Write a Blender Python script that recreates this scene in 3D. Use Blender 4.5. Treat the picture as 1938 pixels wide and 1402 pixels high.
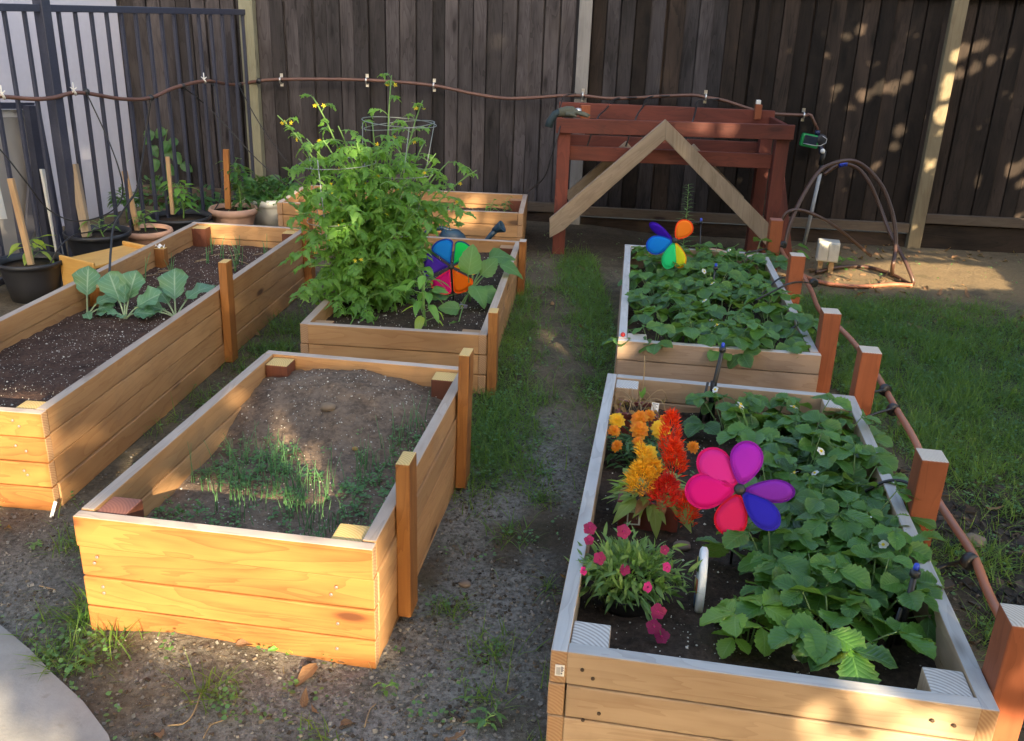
import bpy, math, random
import numpy as np
from mathutils import Vector, Matrix
for o in list(bpy.data.objects): bpy.data.objects.remove(o)
SC = bpy.context.scene
COL = SC.collection
R = math.radians
rng = np.random.default_rng(7)
random.seed(7)

# ---------------------------------------------------------------- camera
CF, CP, CR, CH = 1739.34, R(21.2979), R(2.0649), 1.68866
cam = bpy.data.cameras.new('camera')
cam.sensor_fit = 'HORIZONTAL'; cam.sensor_width = 36; cam.lens = CF / 1938 * 36
cam.clip_start = .05; cam.clip_end = 500
camo = bpy.data.objects.new('camera', cam); COL.objects.link(camo)
camo.matrix_world = Matrix.Translation((0, 0, CH)) @ Matrix.Rotation(R(90) - CP, 4, 'X') @ Matrix.Rotation(CR, 4, 'Z')
SC.camera = camo

# ---------------------------------------------------------------- world + sun
SUN_EL = 19.0
sd = np.array([-.27, .93, 0.]); sd /= np.linalg.norm(sd)
SUN = np.array([sd[0] * math.cos(R(SUN_EL)), sd[1] * math.cos(R(SUN_EL)), -math.sin(R(SUN_EL))])   # direction the light travels
w = bpy.data.worlds.new('World'); SC.world = w; w.use_nodes = True
nt = w.node_tree
sky = nt.nodes.new('ShaderNodeTexSky'); sky.sky_type = 'NISHITA'; sky.sun_disc = False
sky.sun_elevation = R(SUN_EL); sky.sun_rotation = math.atan2(-SUN[0], -SUN[1])
sky.air_density = 1.0; sky.dust_density = 4.0; sky.ozone_density = .35
bg = nt.nodes['Background']; bg.inputs['Strength'].default_value = .102
nt.links.new(sky.outputs[0], bg.inputs[0])
sl = bpy.data.lights.new('sun', 'SUN'); sl.energy = 3.2; sl.angle = R(.5); sl.color = (1, .80, .52)
so = bpy.data.objects.new('sun', sl); COL.objects.link(so)
so.rotation_euler = Vector(SUN).to_track_quat('-Z', 'Y').to_euler()
SC.view_settings.view_transform = 'Standard'; SC.view_settings.look = 'None'
SC.view_settings.exposure = 2.68; SC.view_settings.gamma = 1.0
SC.view_settings.use_curve_mapping = False

# ---------------------------------------------------------------- where a point of the yard lies
_c, _s = math.cos(CR), math.sin(CR)
ORG = np.array([0, 0, CH])
def ray(px, py):
    u, v = px - 969, py - 701
    a = _c * u + _s * v; b = -_s * u + _c * v
    return np.array([a, math.cos(CP) * CF - math.sin(CP) * b, -math.sin(CP) * CF - math.cos(CP) * b]) / CF
def G(px, py, z=0.): d = ray(px, py); return ORG + d * (z - CH) / d[2]
def PT(px, py, y): d = ray(px, py); return ORG + d * y / d[1]
def FY(x): return 7.741 - .082 * x
def FP(px, py, off=0.):
    d = ray(px, py); return ORG + d * (7.741 - off) / (d[1] + .082 * d[0])
IA = np.array([-2.23, 7.9, 0]); ID = np.array([-.3117, -.9502, 0]); IN = np.array([.9502, -.3117, 0])
def IFP(px, py, off=0.):
    d = ray(px, py); return ORG + d * (((IA - ORG) @ IN + off) / (d @ IN))
def nz(v): v = np.asarray(v, float); return v / (np.linalg.norm(v) + 1e-12)

# ---------------------------------------------------------------- noise
def _hash(ix, iy, s):
    h = (ix.astype(np.int64) * 374761393 + iy.astype(np.int64) * 668265263 + s * 974634777) & 0xffffffff
    h = ((h ^ (h >> 13)) * 1274126177) & 0xffffffff
    return ((h ^ (h >> 16)) & 0xffff) / 65535.0
def vnoise(x, y, s=0):
    x = np.asarray(x, float); y = np.asarray(y, float)
    ix, iy = np.floor(x), np.floor(y); fx, fy = x - ix, y - iy
    fx = fx * fx * (3 - 2 * fx); fy = fy * fy * (3 - 2 * fy)
    a, b = _hash(ix, iy, s), _hash(ix + 1, iy, s); c, d = _hash(ix, iy + 1, s), _hash(ix + 1, iy + 1, s)
    return (a * (1 - fx) + b * fx) * (1 - fy) + (c * (1 - fx) + d * fx) * fy
def fbm(x, y, f=1., o=4, s=0):
    r = 0; a = .5
    for i in range(o):
        r = r + a * vnoise(np.asarray(x) * f, np.asarray(y) * f, s + i); f *= 2.03; a *= .5
    return r
def sstep(a, b, x): t = np.clip((x - a) / (b - a), 0, 1); return t * t * (3 - 2 * t)

# ---------------------------------------------------------------- mesh builder
class MB:
    def __init__(s): s.V = []; s.L = []; s.T = []; s.UV = []; s.M = []; s.K = []; s.S = []; s.n = 0
    def raw(s, V, loops, tot, uv, mat, tint, smooth):
        s.V.append(np.asarray(V, float)); s.L.append(np.asarray(loops, np.int64) + s.n); s.T.append(np.asarray(tot))
        s.UV.append(np.asarray(uv, float)); s.M.append(np.asarray(mat)); s.K.append(np.asarray(tint, float)); s.S.append(np.asarray(smooth)); s.n += len(V)
    def faces(s, V, F, uv=None, mat=0, tint=.5, smooth=True):
        loops = np.concatenate([np.asarray(f) for f in F]); tot = np.array([len(f) for f in F]); n = len(F)
        if uv is None: uv = np.asarray(V)[loops][:, :2]
        s.raw(V, loops, tot, uv, np.full(n, mat) if np.isscalar(mat) else mat, np.full(n, tint), np.full(n, smooth))
    def board(s, o, ex, ey, ez, sx, sy, sz, mat=0, top=None, end=None, tint=None):
        o = np.asarray(o, float); ex, ey, ez = nz(ex), nz(ey), nz(ez); sz3 = (sx, sy, sz)
        ax = int(np.argmax(sz3)); ru, rv = rng.random(2) * 40
        tint = rng.random() if tint is None else tint
        P = np.array([[i * sx, j * sy, k * sz] for i in (0, 1) for j in (0, 1) for k in (0, 1)])
        V = o + P @ np.array([ex, ey, ez])
        F = [(0, 1, 3, 2), (4, 6, 7, 5), (0, 4, 5, 1), (2, 3, 7, 6), (0, 2, 6, 4), (1, 5, 7, 3)]
        uv = []; ms = []
        for i, f in enumerate(F):
            na = i // 2
            for k in f:
                p = P[k]
                if na == ax: q = [p[(ax + 1) % 3] + ru * .0012, p[(ax + 2) % 3] + rv * .0012]
                else:
                    other = [a for a in (0, 1, 2) if a not in (na, ax)][0]
                    q = [p[ax] + ru, p[other] + rv + .37 * i]
                uv.append(q)
            ms.append(end if (na == ax and end is not None) else (top if (i == 5 and top is not None) else mat))
        s.faces(V, F, uv, np.array(ms), tint, False)
    def boxc(s, c, sx, sy, sz, mat=0, rot=0., **k):
        ex = np.array([math.cos(rot), math.sin(rot), 0]); ey = np.array([-math.sin(rot), math.cos(rot), 0]); ez = np.array([0, 0, 1.])
        s.board(np.asarray(c) - ex * sx / 2 - ey * sy / 2 - ez * sz / 2, ex, ey, ez, sx, sy, sz, mat, **k)
    def tube(s, pts, r, n=6, mat=0, tint=.5, caps=True):
        pts = np.asarray(pts, float); m = len(pts); r = np.full(m, r) if np.isscalar(r) else np.asarray(r, float)
        d = np.gradient(pts, axis=0); d /= np.linalg.norm(d, axis=1)[:, None] + 1e-12
        a = nz(np.cross(d[0], [0, 0, 1.]) if abs(d[0][2]) < .9 else np.cross(d[0], [1., 0, 0])); V = []; UV = []
        le = np.concatenate([[0], np.cumsum(np.linalg.norm(np.diff(pts, axis=0), axis=1))])
        for i in range(m):
            a = nz(a - d[i] * (a @ d[i])); b = np.cross(d[i], a)
            for k in range(n):
                t = 2 * math.pi * k / n; V.append(pts[i] + r[i] * (math.cos(t) * a + math.sin(t) * b)); UV.append((le[i], k / n * .1))
        F = [(i * n + k, i * n + (k + 1) % n, (i + 1) * n + (k + 1) % n, (i + 1) * n + k) for i in range(m - 1) for k in range(n)]
        if caps: F += [tuple(range(n))[::-1], tuple((m - 1) * n + k for k in range(n))]
        UV = np.array(UV); s.faces(V, F, UV[np.concatenate([np.asarray(f) for f in F])], mat, tint)
    def lathe(s, prof, c, n=24, mat=0, M=None, tint=.5, ax=None):
        c = np.asarray(c, float); V = []
        for (r, z) in prof:
            for k in range(n): t = 2 * math.pi * k / n; V.append((r * math.cos(t), r * math.sin(t), z))
        V = np.array(V)
        if M is not None: V = V @ np.asarray(M).T
        V = V + c; m = len(prof)
        F = [(i * n + k, i * n + (k + 1) % n, (i + 1) * n + (k + 1) % n, (i + 1) * n + k) for i in range(m - 1) for k in range(n)]
        if prof[0][0] > 1e-4: F.append(tuple(range(n))[::-1])
        if prof[-1][0] > 1e-4: F.append(tuple((m - 1) * n + k for k in range(n)))
        s.faces(V, F, None, mat, tint)
    def ball(s, c, r, mat=0, n=10, tint=.5, M=None):
        s.lathe([(r * math.sin(t) + 1e-5, -r * math.cos(t)) for t in np.linspace(0, math.pi, n // 2 + 2)], c, n, mat, M, tint)
    def prism(s, P, nrm, th, mat=0):
        P = [np.asarray(p, float) for p in P]; n = len(P); V = P + [p - nz(nrm) * th for p in P]
        F = [tuple(range(n)), tuple(range(2 * n - 1, n - 1, -1))] + [(i, (i + 1) % n, n + (i + 1) % n, n + i) for i in range(n)]
        s.faces(V, F, None, mat, .5, False)
    def scatter(s, proto, Ms, mat=0, tints=None, smooth=True):
        V, F, UV = proto; Ms = np.asarray(Ms, float); k = len(Ms)
        if k == 0: return
        V = np.asarray(V); F = np.asarray(F); nv, nf, q = len(V), len(F), F.shape[1]
        W = np.einsum('kij,vj->kvi', Ms[:, :3, :3], V) + Ms[:, None, :3, 3]
        loops = (F.reshape(-1)[None] + (np.arange(k) * nv)[:, None]).reshape(-1)
        uv = np.tile(UV[F.reshape(-1)], (k, 1)); tints = rng.random(k) if tints is None else np.asarray(tints)
        s.raw(W.reshape(-1, 3), loops, np.full(k * nf, q), uv, np.full(k * nf, mat), np.repeat(tints, nf), np.full(k * nf, smooth))
    def build(s, name, mats, parent=None, bevel=0, loc=None, weld=False):
        me = bpy.data.meshes.new(name)
        if s.V:
            V = np.concatenate(s.V); L = np.concatenate(s.L); T = np.concatenate(s.T); UV = np.concatenate(s.UV)
            me.vertices.add(len(V)); me.vertices.foreach_set('co', V.astype(np.float32).ravel())
            me.loops.add(len(L)); me.loops.foreach_set('vertex_index', L.astype(np.int32))
            me.polygons.add(len(T)); me.polygons.foreach_set('loop_start', np.concatenate([[0], np.cumsum(T)[:-1]]).astype(np.int32))
            me.polygons.foreach_set('material_index', np.concatenate(s.M).astype(np.int32))
            me.polygons.foreach_set('use_smooth', np.concatenate(s.S).astype(bool))
            u = me.uv_layers.new(name='UVMap'); u.data.foreach_set('uv', UV.astype(np.float32).ravel())
            a = me.attributes.new('tint', 'FLOAT', 'FACE'); a.data.foreach_set('value', np.concatenate(s.K).astype(np.float32))
            me.update(calc_edges=True); me.validate()
        for m in (mats if isinstance(mats, (list, tuple)) else [mats]): me.materials.append(m)
        o = bpy.data.objects.new(name, me); COL.objects.link(o)
        if parent: o.parent = parent
        if loc is not None: o.location = loc
        if bevel:
            b = o.modifiers.new('bevel', 'BEVEL'); b.width = bevel; b.segments = 2; b.limit_method = 'ANGLE'
        return o
def tag(o, label, cat, group=None):
    o['label'] = label; o['category'] = cat
    if group: o['group'] = group
    return o
def kind(o, k): o['kind'] = k; return o
def thing(name, label, cat, loc=(0, 0, 0), rz=0., group=None):
    o = bpy.data.objects.new(name, None); o.empty_display_size = .05; COL.objects.link(o)
    o.location = loc; o.rotation_euler = (0, 0, rz); return tag(o, label, cat, group)
def copy_tree(o, parent=None):
    c = o.copy(); COL.objects.link(c)
    if parent: c.parent = parent
    for ch in list(o.children): copy_tree(ch, c)
    return c
def frame(p, d, n, s=1.):
    y = nz(d); x = np.cross(y, n); x = nz(x) if np.linalg.norm(x) > 1e-6 else nz(np.cross(y, [1, .1, 0])); z = np.cross(x, y)
    s = np.full(3, s) if np.isscalar(s) else np.asarray(s)
    M = np.eye(4); M[:3, 0] = x * s[0]; M[:3, 1] = y * s[1]; M[:3, 2] = z * s[2]; M[:3, 3] = p; return M
def bez(a, b, c, n=8):
    a, b, c = map(lambda q: np.asarray(q, float), (a, b, c)); t = np.linspace(0, 1, n)[:, None]
    return (1 - t) ** 2 * a + 2 * t * (1 - t) * b + t * t * c
def spline(P, m=6):
    P = np.asarray(P, float); Q = np.vstack([2 * P[0] - P[1], P, 2 * P[-1] - P[-2]]); out = []
    for i in range(1, len(Q) - 2):
        for t in np.linspace(0, 1, m, endpoint=False):
            out.append(.5 * (2 * Q[i] + (Q[i + 1] - Q[i - 1]) * t + (2 * Q[i - 1] - 5 * Q[i] + 4 * Q[i + 1] - Q[i + 2]) * t * t + (3 * Q[i] - Q[i - 1] - 3 * Q[i + 1] + Q[i + 2]) * t ** 3))
    out.append(P[-1]); return np.array(out)

# ---------------------------------------------------------------- materials
class NT:
    def __init__(s, name):
        s.m = bpy.data.materials.new(name); s.m.use_nodes = True; s.t = s.m.node_tree; s.b = s.t.nodes['Principled BSDF']; s.out = s.t.nodes['Material Output']
    def n(s, ty, **k):
        q = s.t.nodes.new('ShaderNode' + ty)
        for a, b in k.items(): setattr(q, a, b)
        return q
    def l(s, a, b): s.t.links.new(a, b)
    def math(s, op, a, b=None, c=None, clamp=False):
        q = s.n('Math', operation=op); q.use_clamp = clamp
        for i, x in enumerate((a, b, c)):
            if x is None: continue
            if isinstance(x, (int, float)): q.inputs[i].default_value = x
            else: s.l(x, q.inputs[i])
        return q.outputs[0]
    def ss(s, a, b, x):
        q = s.n('MapRange', interpolation_type='SMOOTHSTEP'); s.l(x, q.inputs[0]); q.inputs[1].default_value = a; q.inputs[2].default_value = b; return q.outputs[0]
    def mix(s, f, a, b, mode='MIX'):
        q = s.n('Mix', data_type='RGBA', blend_type=mode)
        for i, x in ((0, f), (6, a), (7, b)):
            if isinstance(x, (int, float)): q.inputs[i].default_value = x
            elif isinstance(x, tuple): q.inputs[i].default_value = (*x, 1)
            else: s.l(x, q.inputs[i])
        return q.outputs[2]
    def noise(s, vec, scale, detail=3, rough=.5, dist=0.):
        q = s.n('TexNoise'); q.inputs['Scale'].default_value = scale; q.inputs['Detail'].default_value = detail; q.inputs['Roughness'].default_value = rough; q.inputs['Distortion'].default_value = dist
        if vec is not None: s.l(vec, q.inputs['Vector'])
        return q.outputs['Fac']
    def map(s, vec, sc=(1, 1, 1), rot=(0, 0, 0)):
        q = s.n('Mapping'); q.inputs['Scale'].default_value = sc; q.inputs['Rotation'].default_value = rot; s.l(vec, q.inputs[0]); return q.outputs[0]
    def uv(s): return s.n('UVMap', uv_map='UVMap').outputs[0]
    def gen(s): return s.n('NewGeometry').outputs['Position']
    def objc(s): return s.n('TexCoord').outputs['Object']
    def attr(s, a): return s.n('Attribute', attribute_name=a).outputs['Fac']
    def tint(s): return s.attr('tint')
    def bump(s, h, st=.3, d=.003):
        q = s.n('Bump'); q.inputs['Strength'].default_value = st; q.inputs['Distance'].default_value = d; s.l(h, q.inputs['Height']); s.l(q.outputs[0], s.b.inputs['Normal']); return q
    def fin(s, col, rough=.6, spec=.5):
        if isinstance(col, tuple): s.b.inputs['Base Color'].default_value = (*col, 1)
        else: s.l(col, s.b.inputs['Base Color'])
        if isinstance(rough, (int, float)): s.b.inputs['Roughness'].default_value = rough
        else: s.l(rough, s.b.inputs['Roughness'])
        s.b.inputs['Specular IOR Level'].default_value = spec
        return s.m
def plain(name, c, rough=.5, metal=0., var=.15, sc=30, bump=.1):
    s = NT(name); f = s.noise(s.objc(), sc, 4); col = s.mix(f, tuple(x * (1 - var) for x in c), tuple(min(1, x * (1 + var)) for x in c))
    s.b.inputs['Metallic'].default_value = metal
    if bump: s.bump(f, bump, .002)
    return s.fin(col, rough)
def wood(name, c1, c2, ck, rough=.65, knots=1., tv=.35, bump=.35, dirt=0., dc=(.05, .045, .04), spec=.3, ringf=9., streak=.5):
    s = NT(name); uv = s.uv(); t = s.tint()
    a = s.noise(s.map(uv, (.9, 7, 1)), 1.6, 3, .5, .6)
    ring = s.math('FRACT', s.math('MULTIPLY', a, ringf)); ring = s.math('POWER', ring, 2.2)
    fine = s.noise(s.map(uv, (3, 130, 1)), 1.5, 4, .6)
    wide = s.noise(s.map(uv, (1.1, 4, 1)), 2.0, 3)
    f = s.math('ADD', s.math('MULTIPLY', ring, .55), s.math('MULTIPLY', fine, .45), clamp=True)
    f = s.math('ADD', s.math('MULTIPLY', f, .7), s.math('MULTIPLY', s.ss(.35, .7, wide), streak), clamp=True)
    col = s.mix(f, c1, c2)
    v = s.n('TexVoronoi'); v.inputs['Scale'].default_value = 1; v.inputs['Randomness'].default_value = 1; s.l(s.map(uv, (2.7, 8.5, 1)), v.inputs['Vector'])
    sep = s.n('SeparateColor'); s.l(v.outputs['Color'], sep.inputs[0])
    on = s.math('GREATER_THAN', sep.outputs[0], .64)
    dd = s.math('ADD', v.outputs['Distance'], s.math('MULTIPLY', s.math('SUBTRACT', fine, .5), .06))
    k = s.math('MULTIPLY', s.math('SUBTRACT', 1., s.ss(.07, .20, dd)), s.math('MULTIPLY', on, knots))
    halo = s.math('MULTIPLY', s.math('SUBTRACT', 1., s.ss(.1, .4, dd)), s.math('MULTIPLY', on, .45 * knots))
    col = s.mix(halo, col, c2); col = s.mix(k, col, ck)
    sc = s.math('MULTIPLY_ADD', t, tv, 1 - tv * .5)
    q = s.n('HueSaturation'); q.inputs['Hue'].default_value = .5; s.l(sc, q.inputs['Value']); s.l(col, q.inputs['Color']); col = q.outputs[0]
    if dirt:
        d = s.math('MULTIPLY', s.ss(.5, .75, s.noise(s.objc(), 5, 6, .65)), dirt); col = s.mix(d, col, dc)
    s.bump(f, bump, .0015)
    return s.fin(col, rough, spec)
def endgrain(name, c1, c2, fr=230., rough=.7):
    s = NT(name); uv = s.uv(); t = s.tint(); 
    dn = s.n('VectorMath', operation='ADD'); s.l(uv, dn.inputs[0])
    nn = s.n('TexNoise'); nn.inputs['Scale'].default_value = 6; s.l(uv, nn.inputs[0])
    sv = s.n('VectorMath', operation='SCALE'); s.l(nn.outputs['Color'], sv.inputs[0]); sv.inputs['Scale'].default_value = .022; s.l(sv.outputs[0], dn.inputs[1])
    sp = s.n('SeparateXYZ'); s.l(dn.outputs[0], sp.inputs[0])
    r = s.math('SQRT', s.math('ADD', s.math('POWER', sp.outputs[0], 2.), s.math('POWER', sp.outputs[1], 2.)))
    g = s.math('MULTIPLY_ADD', s.math('SINE', s.math('MULTIPLY', r, fr * 6.28 / 2)), .5, .5)
    f = s.math('ADD', s.math('MULTIPLY', g, .75), s.math('MULTIPLY', s.noise(uv, 90, 3), .3), clamp=True)
    s.bump(f, .25, .001)
    return s.fin(s.mix(f, c1, c2), rough, .3)
def leafmat(name, c1, c2, cv, trans=.3, rough=.42, nv=9., bump=.4, edge=None, spec=.5, vs=.55, hueback=(1.15, 1.1, .7), petal=False):
    s = NT(name); uv = s.uv(); t = s.tint(); sp = s.n('SeparateXYZ'); s.l(uv, sp.inputs[0])
    au = s.math('ABSOLUTE', s.math('MULTIPLY_ADD', sp.outputs[0], 2., -1.))
    mid = s.math('SUBTRACT', 1., s.ss(.02, .09, au))
    sv = s.math('ABSOLUTE', s.math('SINE', s.math('MULTIPLY', s.math('SUBTRACT', sp.outputs[1], s.math('MULTIPLY', au, .32)), nv * 3.1416)))
    side = s.math('SUBTRACT', 1., s.ss(.0, .33, sv))
    ve = s.math('MAXIMUM', mid, s.math('MULTIPLY', side, .6))
    blot = s.noise(s.objc(), 22, 3)
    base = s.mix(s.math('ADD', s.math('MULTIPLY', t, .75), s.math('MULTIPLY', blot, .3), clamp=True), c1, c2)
    col = s.mix(s.math('MULTIPLY', ve, vs), base, cv)
    if edge: col = s.mix(s.math('MULTIPLY', s.ss(.55, 1., au), .6), col, edge)
    g = s.n('NewGeometry')
    col = s.mix(s.math('MULTIPLY', g.outputs['Backfacing'], .5), col, tuple(min(1, c1[i] * hueback[i] * 1.5 + .02) for i in range(3)))
    s.bump(s.math('SUBTRACT', s.math('MULTIPLY', sv, .6), mid), bump, .002)
    m = s.fin(col, rough, spec)
    if trans:
        tr = s.n('BsdfTranslucent'); ms = s.n('MixShader'); ms.inputs[0].default_value = trans
        s.l(s.mix(.5, col, (1., .95, .25), 'MULTIPLY'), tr.inputs[0])
        hs = s.n('HueSaturation'); hs.inputs['Value'].default_value = 1.7; s.l(col if petal else s.mix(.35, col, (.5, .6, .05)), hs.inputs['Color']); hs.inputs['Value'].default_value = 1.1 if petal else 1.7; s.l(hs.outputs[0], tr.inputs[0])
        s.l(s.b.outputs[0], ms.inputs[1]); s.l(tr.outputs[0], ms.inputs[2]); s.l(ms.outputs[0], s.out.inputs[0])
    return m
def soilmat(name, c1, c2, speck=(.55, .52, .45), sd=.62, sc=150., csc=60.):
    s = NT(name); p = s.objc(); n1 = s.noise(p, 9, 6, .65); n2 = s.noise(p, csc, 4, .7)
    f = s.math('ADD', s.math('MULTIPLY', n1, .5), s.math('MULTIPLY', n2, .6), clamp=True)
    col = s.mix(s.ss(.3, .75, f), c1, c2)
    v = s.n('TexVoronoi'); v.inputs['Scale'].default_value = sc; s.l(p, v.inputs['Vector']); sep = s.n('SeparateColor'); s.l(v.outputs['Color'], sep.inputs[0])
    on = s.math('MULTIPLY', s.math('GREATER_THAN', sep.outputs[0], 1 - (1 - sd) * .5), s.math('SUBTRACT', 1., s.ss(.2, .34, v.outputs['Distance'])))
    col = s.mix(s.math('MULTIPLY', on, s.math('MULTIPLY_ADD', sep.outputs[1], .8, .2)), col, speck)
    s.bump(s.math('ADD', n2, s.math('MULTIPLY', on, .3)), .9, .012)
    return s.fin(col, .95, .15)
def cloth(name, c, c2=None, trans=.45):
    s = NT(name); w = s.n('TexWave'); w.inputs['Scale'].default_value = 300; s.l(s.objc(), w.inputs[0])
    col = s.mix(w.outputs['Fac'], tuple(x * .9 for x in c), c); m = s.fin(col, .7, .15)
    tr = s.n('BsdfTranslucent'); ms = s.n('MixShader'); ms.inputs[0].default_value = trans; s.l(col, tr.inputs[0])
    s.l(s.b.outputs[0], ms.inputs[1]); s.l(tr.outputs[0], ms.inputs[2]); s.l(ms.outputs[0], s.out.inputs[0]); return m

W_new = wood('new_wood', (.34, .150, .042), (.18, .062, .017), (.08, .028, .01), .65, knots=1.3, tv=.3, streak=.45, bump=.6, dirt=.2, dc=(.28, .13, .04))
W_top = wood('sky_pale_weathered_top', (.50, .41, .34), (.34, .26, .20), (.15, .09, .06), .75, knots=.8, tv=.3, dirt=.3, dc=(.25, .19, .15), bump=.6)  # sky sheen on the top edges put into the colour, over some weathering
W_side = wood('shaded_side_pine', (.48, .275, .122), (.32, .162, .066), (.12, .06, .03), .7, knots=1.1, dirt=.3, dc=(.20, .14, .095), bump=.5)  # same pine as the fronts; the sides' different light put into its colour
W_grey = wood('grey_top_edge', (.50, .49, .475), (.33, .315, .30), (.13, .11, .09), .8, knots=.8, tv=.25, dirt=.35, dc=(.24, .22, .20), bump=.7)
W_rbed = wood('tan_board', (.50, .36, .23), (.34, .22, .13), (.09, .045, .025), .65, knots=1.2, dirt=.35, dc=(.22, .15, .10), bump=.5)
W_qbed = wood('brown_weathered_board', (.36, .26, .185), (.23, .15, .10), (.11, .06, .04), .75, dirt=.35, bump=.5, dc=(.18, .13, .1))
W_stain = wood('red_stained_post', (.19, .065, .035), (.12, .04, .024), (.06, .025, .02), .6, knots=.4)
W_redpost = wood('redwood_post', (.30, .092, .040), (.20, .058, .025), (.09, .03, .016), .6, knots=.5, tv=.25)
W_table = wood('red_stained_table', (.165, .044, .030), (.085, .026, .020), (.06, .02, .017), .6, knots=.8, tv=.35, dirt=.35, dc=(.07, .03, .025))
W_brace = wood('bare_brace', (.30, .24, .175), (.185, .14, .098), (.05, .028, .018), .75, knots=1.6, dirt=.4, dc=(.16, .11, .07))
W_yel = endgrain('yellow_cut_end', (.52, .33, .10), (.68, .47, .19))
W_end = endgrain('cut_end', (.30, .17, .09), (.42, .26, .14))
W_pend = endgrain('grey_cut_end', (.27, .25, .23), (.62, .59, .55), 190.)
W_ptop = endgrain('pale_post_end', (.38, .31, .24), (.60, .53, .45))
W_redend = endgrain('red_cut_end', (.24, .09, .06), (.32, .13, .085))
W_stake = wood('raw_stake', (.50, .35, .20), (.38, .24, .125), (.2, .1, .05), .7)
W_stool = wood('varnished_pine', (.66, .40, .12), (.54, .28, .07), (.25, .1, .03), .4, knots=.7)
W_fl = wood('grey_picket', (.066, .059, .063), (.016, .014, .015), (.012, .010, .011), .85, tv=1.1, bump=.6, dirt=.4, dc=(.045, .038, .036))  # lighter left boards: weathered grey, with haze put into the colour
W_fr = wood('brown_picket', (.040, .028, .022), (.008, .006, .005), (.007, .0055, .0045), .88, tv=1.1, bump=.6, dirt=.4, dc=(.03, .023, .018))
W_fpost = wood('treated_post', (.25, .25, .18), (.17, .165, .115), (.08, .07, .05), .75, tv=.2)
W_fpostb = wood('grey_post', (.24, .235, .23), (.16, .155, .15), (.08, .07, .06), .75, tv=.2)
W_fpostc = wood('tan_post', (.23, .19, .12), (.15, .115, .07), (.07, .05, .03), .75, tv=.2)
W_rail = wood('fence_rail', (.12, .095, .07), (.07, .05, .038), (.03, .02, .02), .85, tv=.3)
M_iron = plain('black_blue_paint', (.035, .04, .065), .42, .0, .3, 60)
M_stucco = plain('pale_stucco', (.46, .47, .56), .9, 0, .06, 25, .15)
M_metal = plain('galvanised_steel', (.6, .6, .6), .3, .9)
M_black = plain('black_plastic', (.018, .019, .021), .42, 0, .3, 40)
M_potblack = plain('black_pot_plastic', (.022, .024, .03), .45, 0, .4, 8)
M_terra = plain('terracotta', (.52, .30, .20), .8, 0, .12, 12)
M_terra2 = plain('dusty_terracotta', (.42, .26, .19), .8, 0, .15, 12)
M_greypot = plain('grey_ceramic', (.46, .47, .46), .5, 0, .08, 10)
M_pipe = plain('brown_pipe', (.12, .06, .045), .5, 0, .25, 14)
M_pipe2 = plain('terracotta_pipe', (.34, .13, .07), .5, 0, .2, 14)
M_hoop = plain('dark_brown_hose', (.075, .038, .026), .38, 0, .3, 10)
M_can = plain('blue_plastic', (.014, .042, .072), .38, 0, .2, 20)
M_redpot = plain('red_brown_pot', (.17, .042, .032), .5, 0, .2, 14)
M_white = plain('white_paint', (.75, .75, .72), .5, 0, .08, 40)
M_paper = plain('white_paper', (.78, .77, .74), .8, 0, .04, 60)
M_ink = plain('grey_print', (.16, .16, .2), .8)
M_wire = plain('bare_wire', (.30, .33, .31), .5, .5)
M_green = plain('green_plastic', (.01, .26, .07), .4)
M_blue = plain('blue_tip', (.02, .06, .5), .4)
M_glove = plain('grey_green_knit', (.075, .08, .058), .9, 0, .3, 90, .5)
M_glovet = plain('teal_cuff', (.014, .03, .038), .8, 0, .3, 60, .4)
M_outlet = plain('weathered_white_box', (.50, .49, .44), .7, 0, .25, 18)
M_pvc = plain('grey_conduit', (.30, .32, .34), .5)
M_stone = plain('field_stone', (.20, .155, .12), .9, 0, .35, 25, .5)
M_red = plain('red_glaze', (.4, .02, .02), .35)
M_soil_l = soilmat('dark_potting_soil', (.028, .017, .013), (.115, .068, .05), (.6, .55, .45), .72, 110, 70)
M_soil_f = soilmat('grey_brown_soil', (.058, .042, .031), (.24, .172, .122), (.42, .38, .31), .78, 130, 55)
M_soil_d = soilmat('black_garden_soil', (.018, .014, .011), (.085, .06, .045), (.4, .36, .3), .9, 120, 50)
M_perl = plain('perlite', (.62, .58, .5), .9, 0, .2, 100, 0)

# ================================================================ SETTING
BEDS = {'F': (-1.164, 2.14, -7.815, .830, 1.33), 'L': (-2.33, 2.875, -5.2, .75, 2.921), 'T': (-.977, 3.964, -4.62, .863, 1.851),
        'R': (.108, 1.693, -8.947, .953, 1.749), 'Q': (.459, 3.822, -6.724, .872, 1.843), 'B': (-1.73, 6.56, -2.6, 1.77, .75)}
def bl(n, x, y, z=0.):                 # bed coordinates to yard coordinates
    bx, by, th, w_, l_ = BEDS[n]; t = R(th)
    return np.array([bx + math.cos(t) * x - math.sin(t) * y, by + math.sin(t) * x + math.cos(t) * y, z])
def lb(n, P):
    bx, by, th, w_, l_ = BEDS[n]; t = R(th); d0, d1 = np.asarray(P)[..., 0] - bx, np.asarray(P)[..., 1] - by
    return d0 * math.cos(t) + d1 * math.sin(t), -d0 * math.sin(t) + d1 * math.cos(t)
def inbed(x, y, pad=0.):
    r = np.zeros(np.shape(x), bool)
    for n, b in BEDS.items():
        u, v = lb(n, np.stack([x, y], -1)); r |= (u > -pad) & (u < b[3] + pad) & (v > -pad) & (v < b[4] + pad)
    return r
PATH = [(-2.4, 2.62), (-1.9, 2.40), (-1.62, 2.27), (-1.434, 2.15), (-1.30, 2.05), (-1.19, 1.955), (-1.07, 1.86), (-.958, 1.748), (-.80, 1.50), (-.70, 1.2), (-.62, .8), (-.6, -1.2), (-4, -1.2), (-4, 2.6)]
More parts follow.
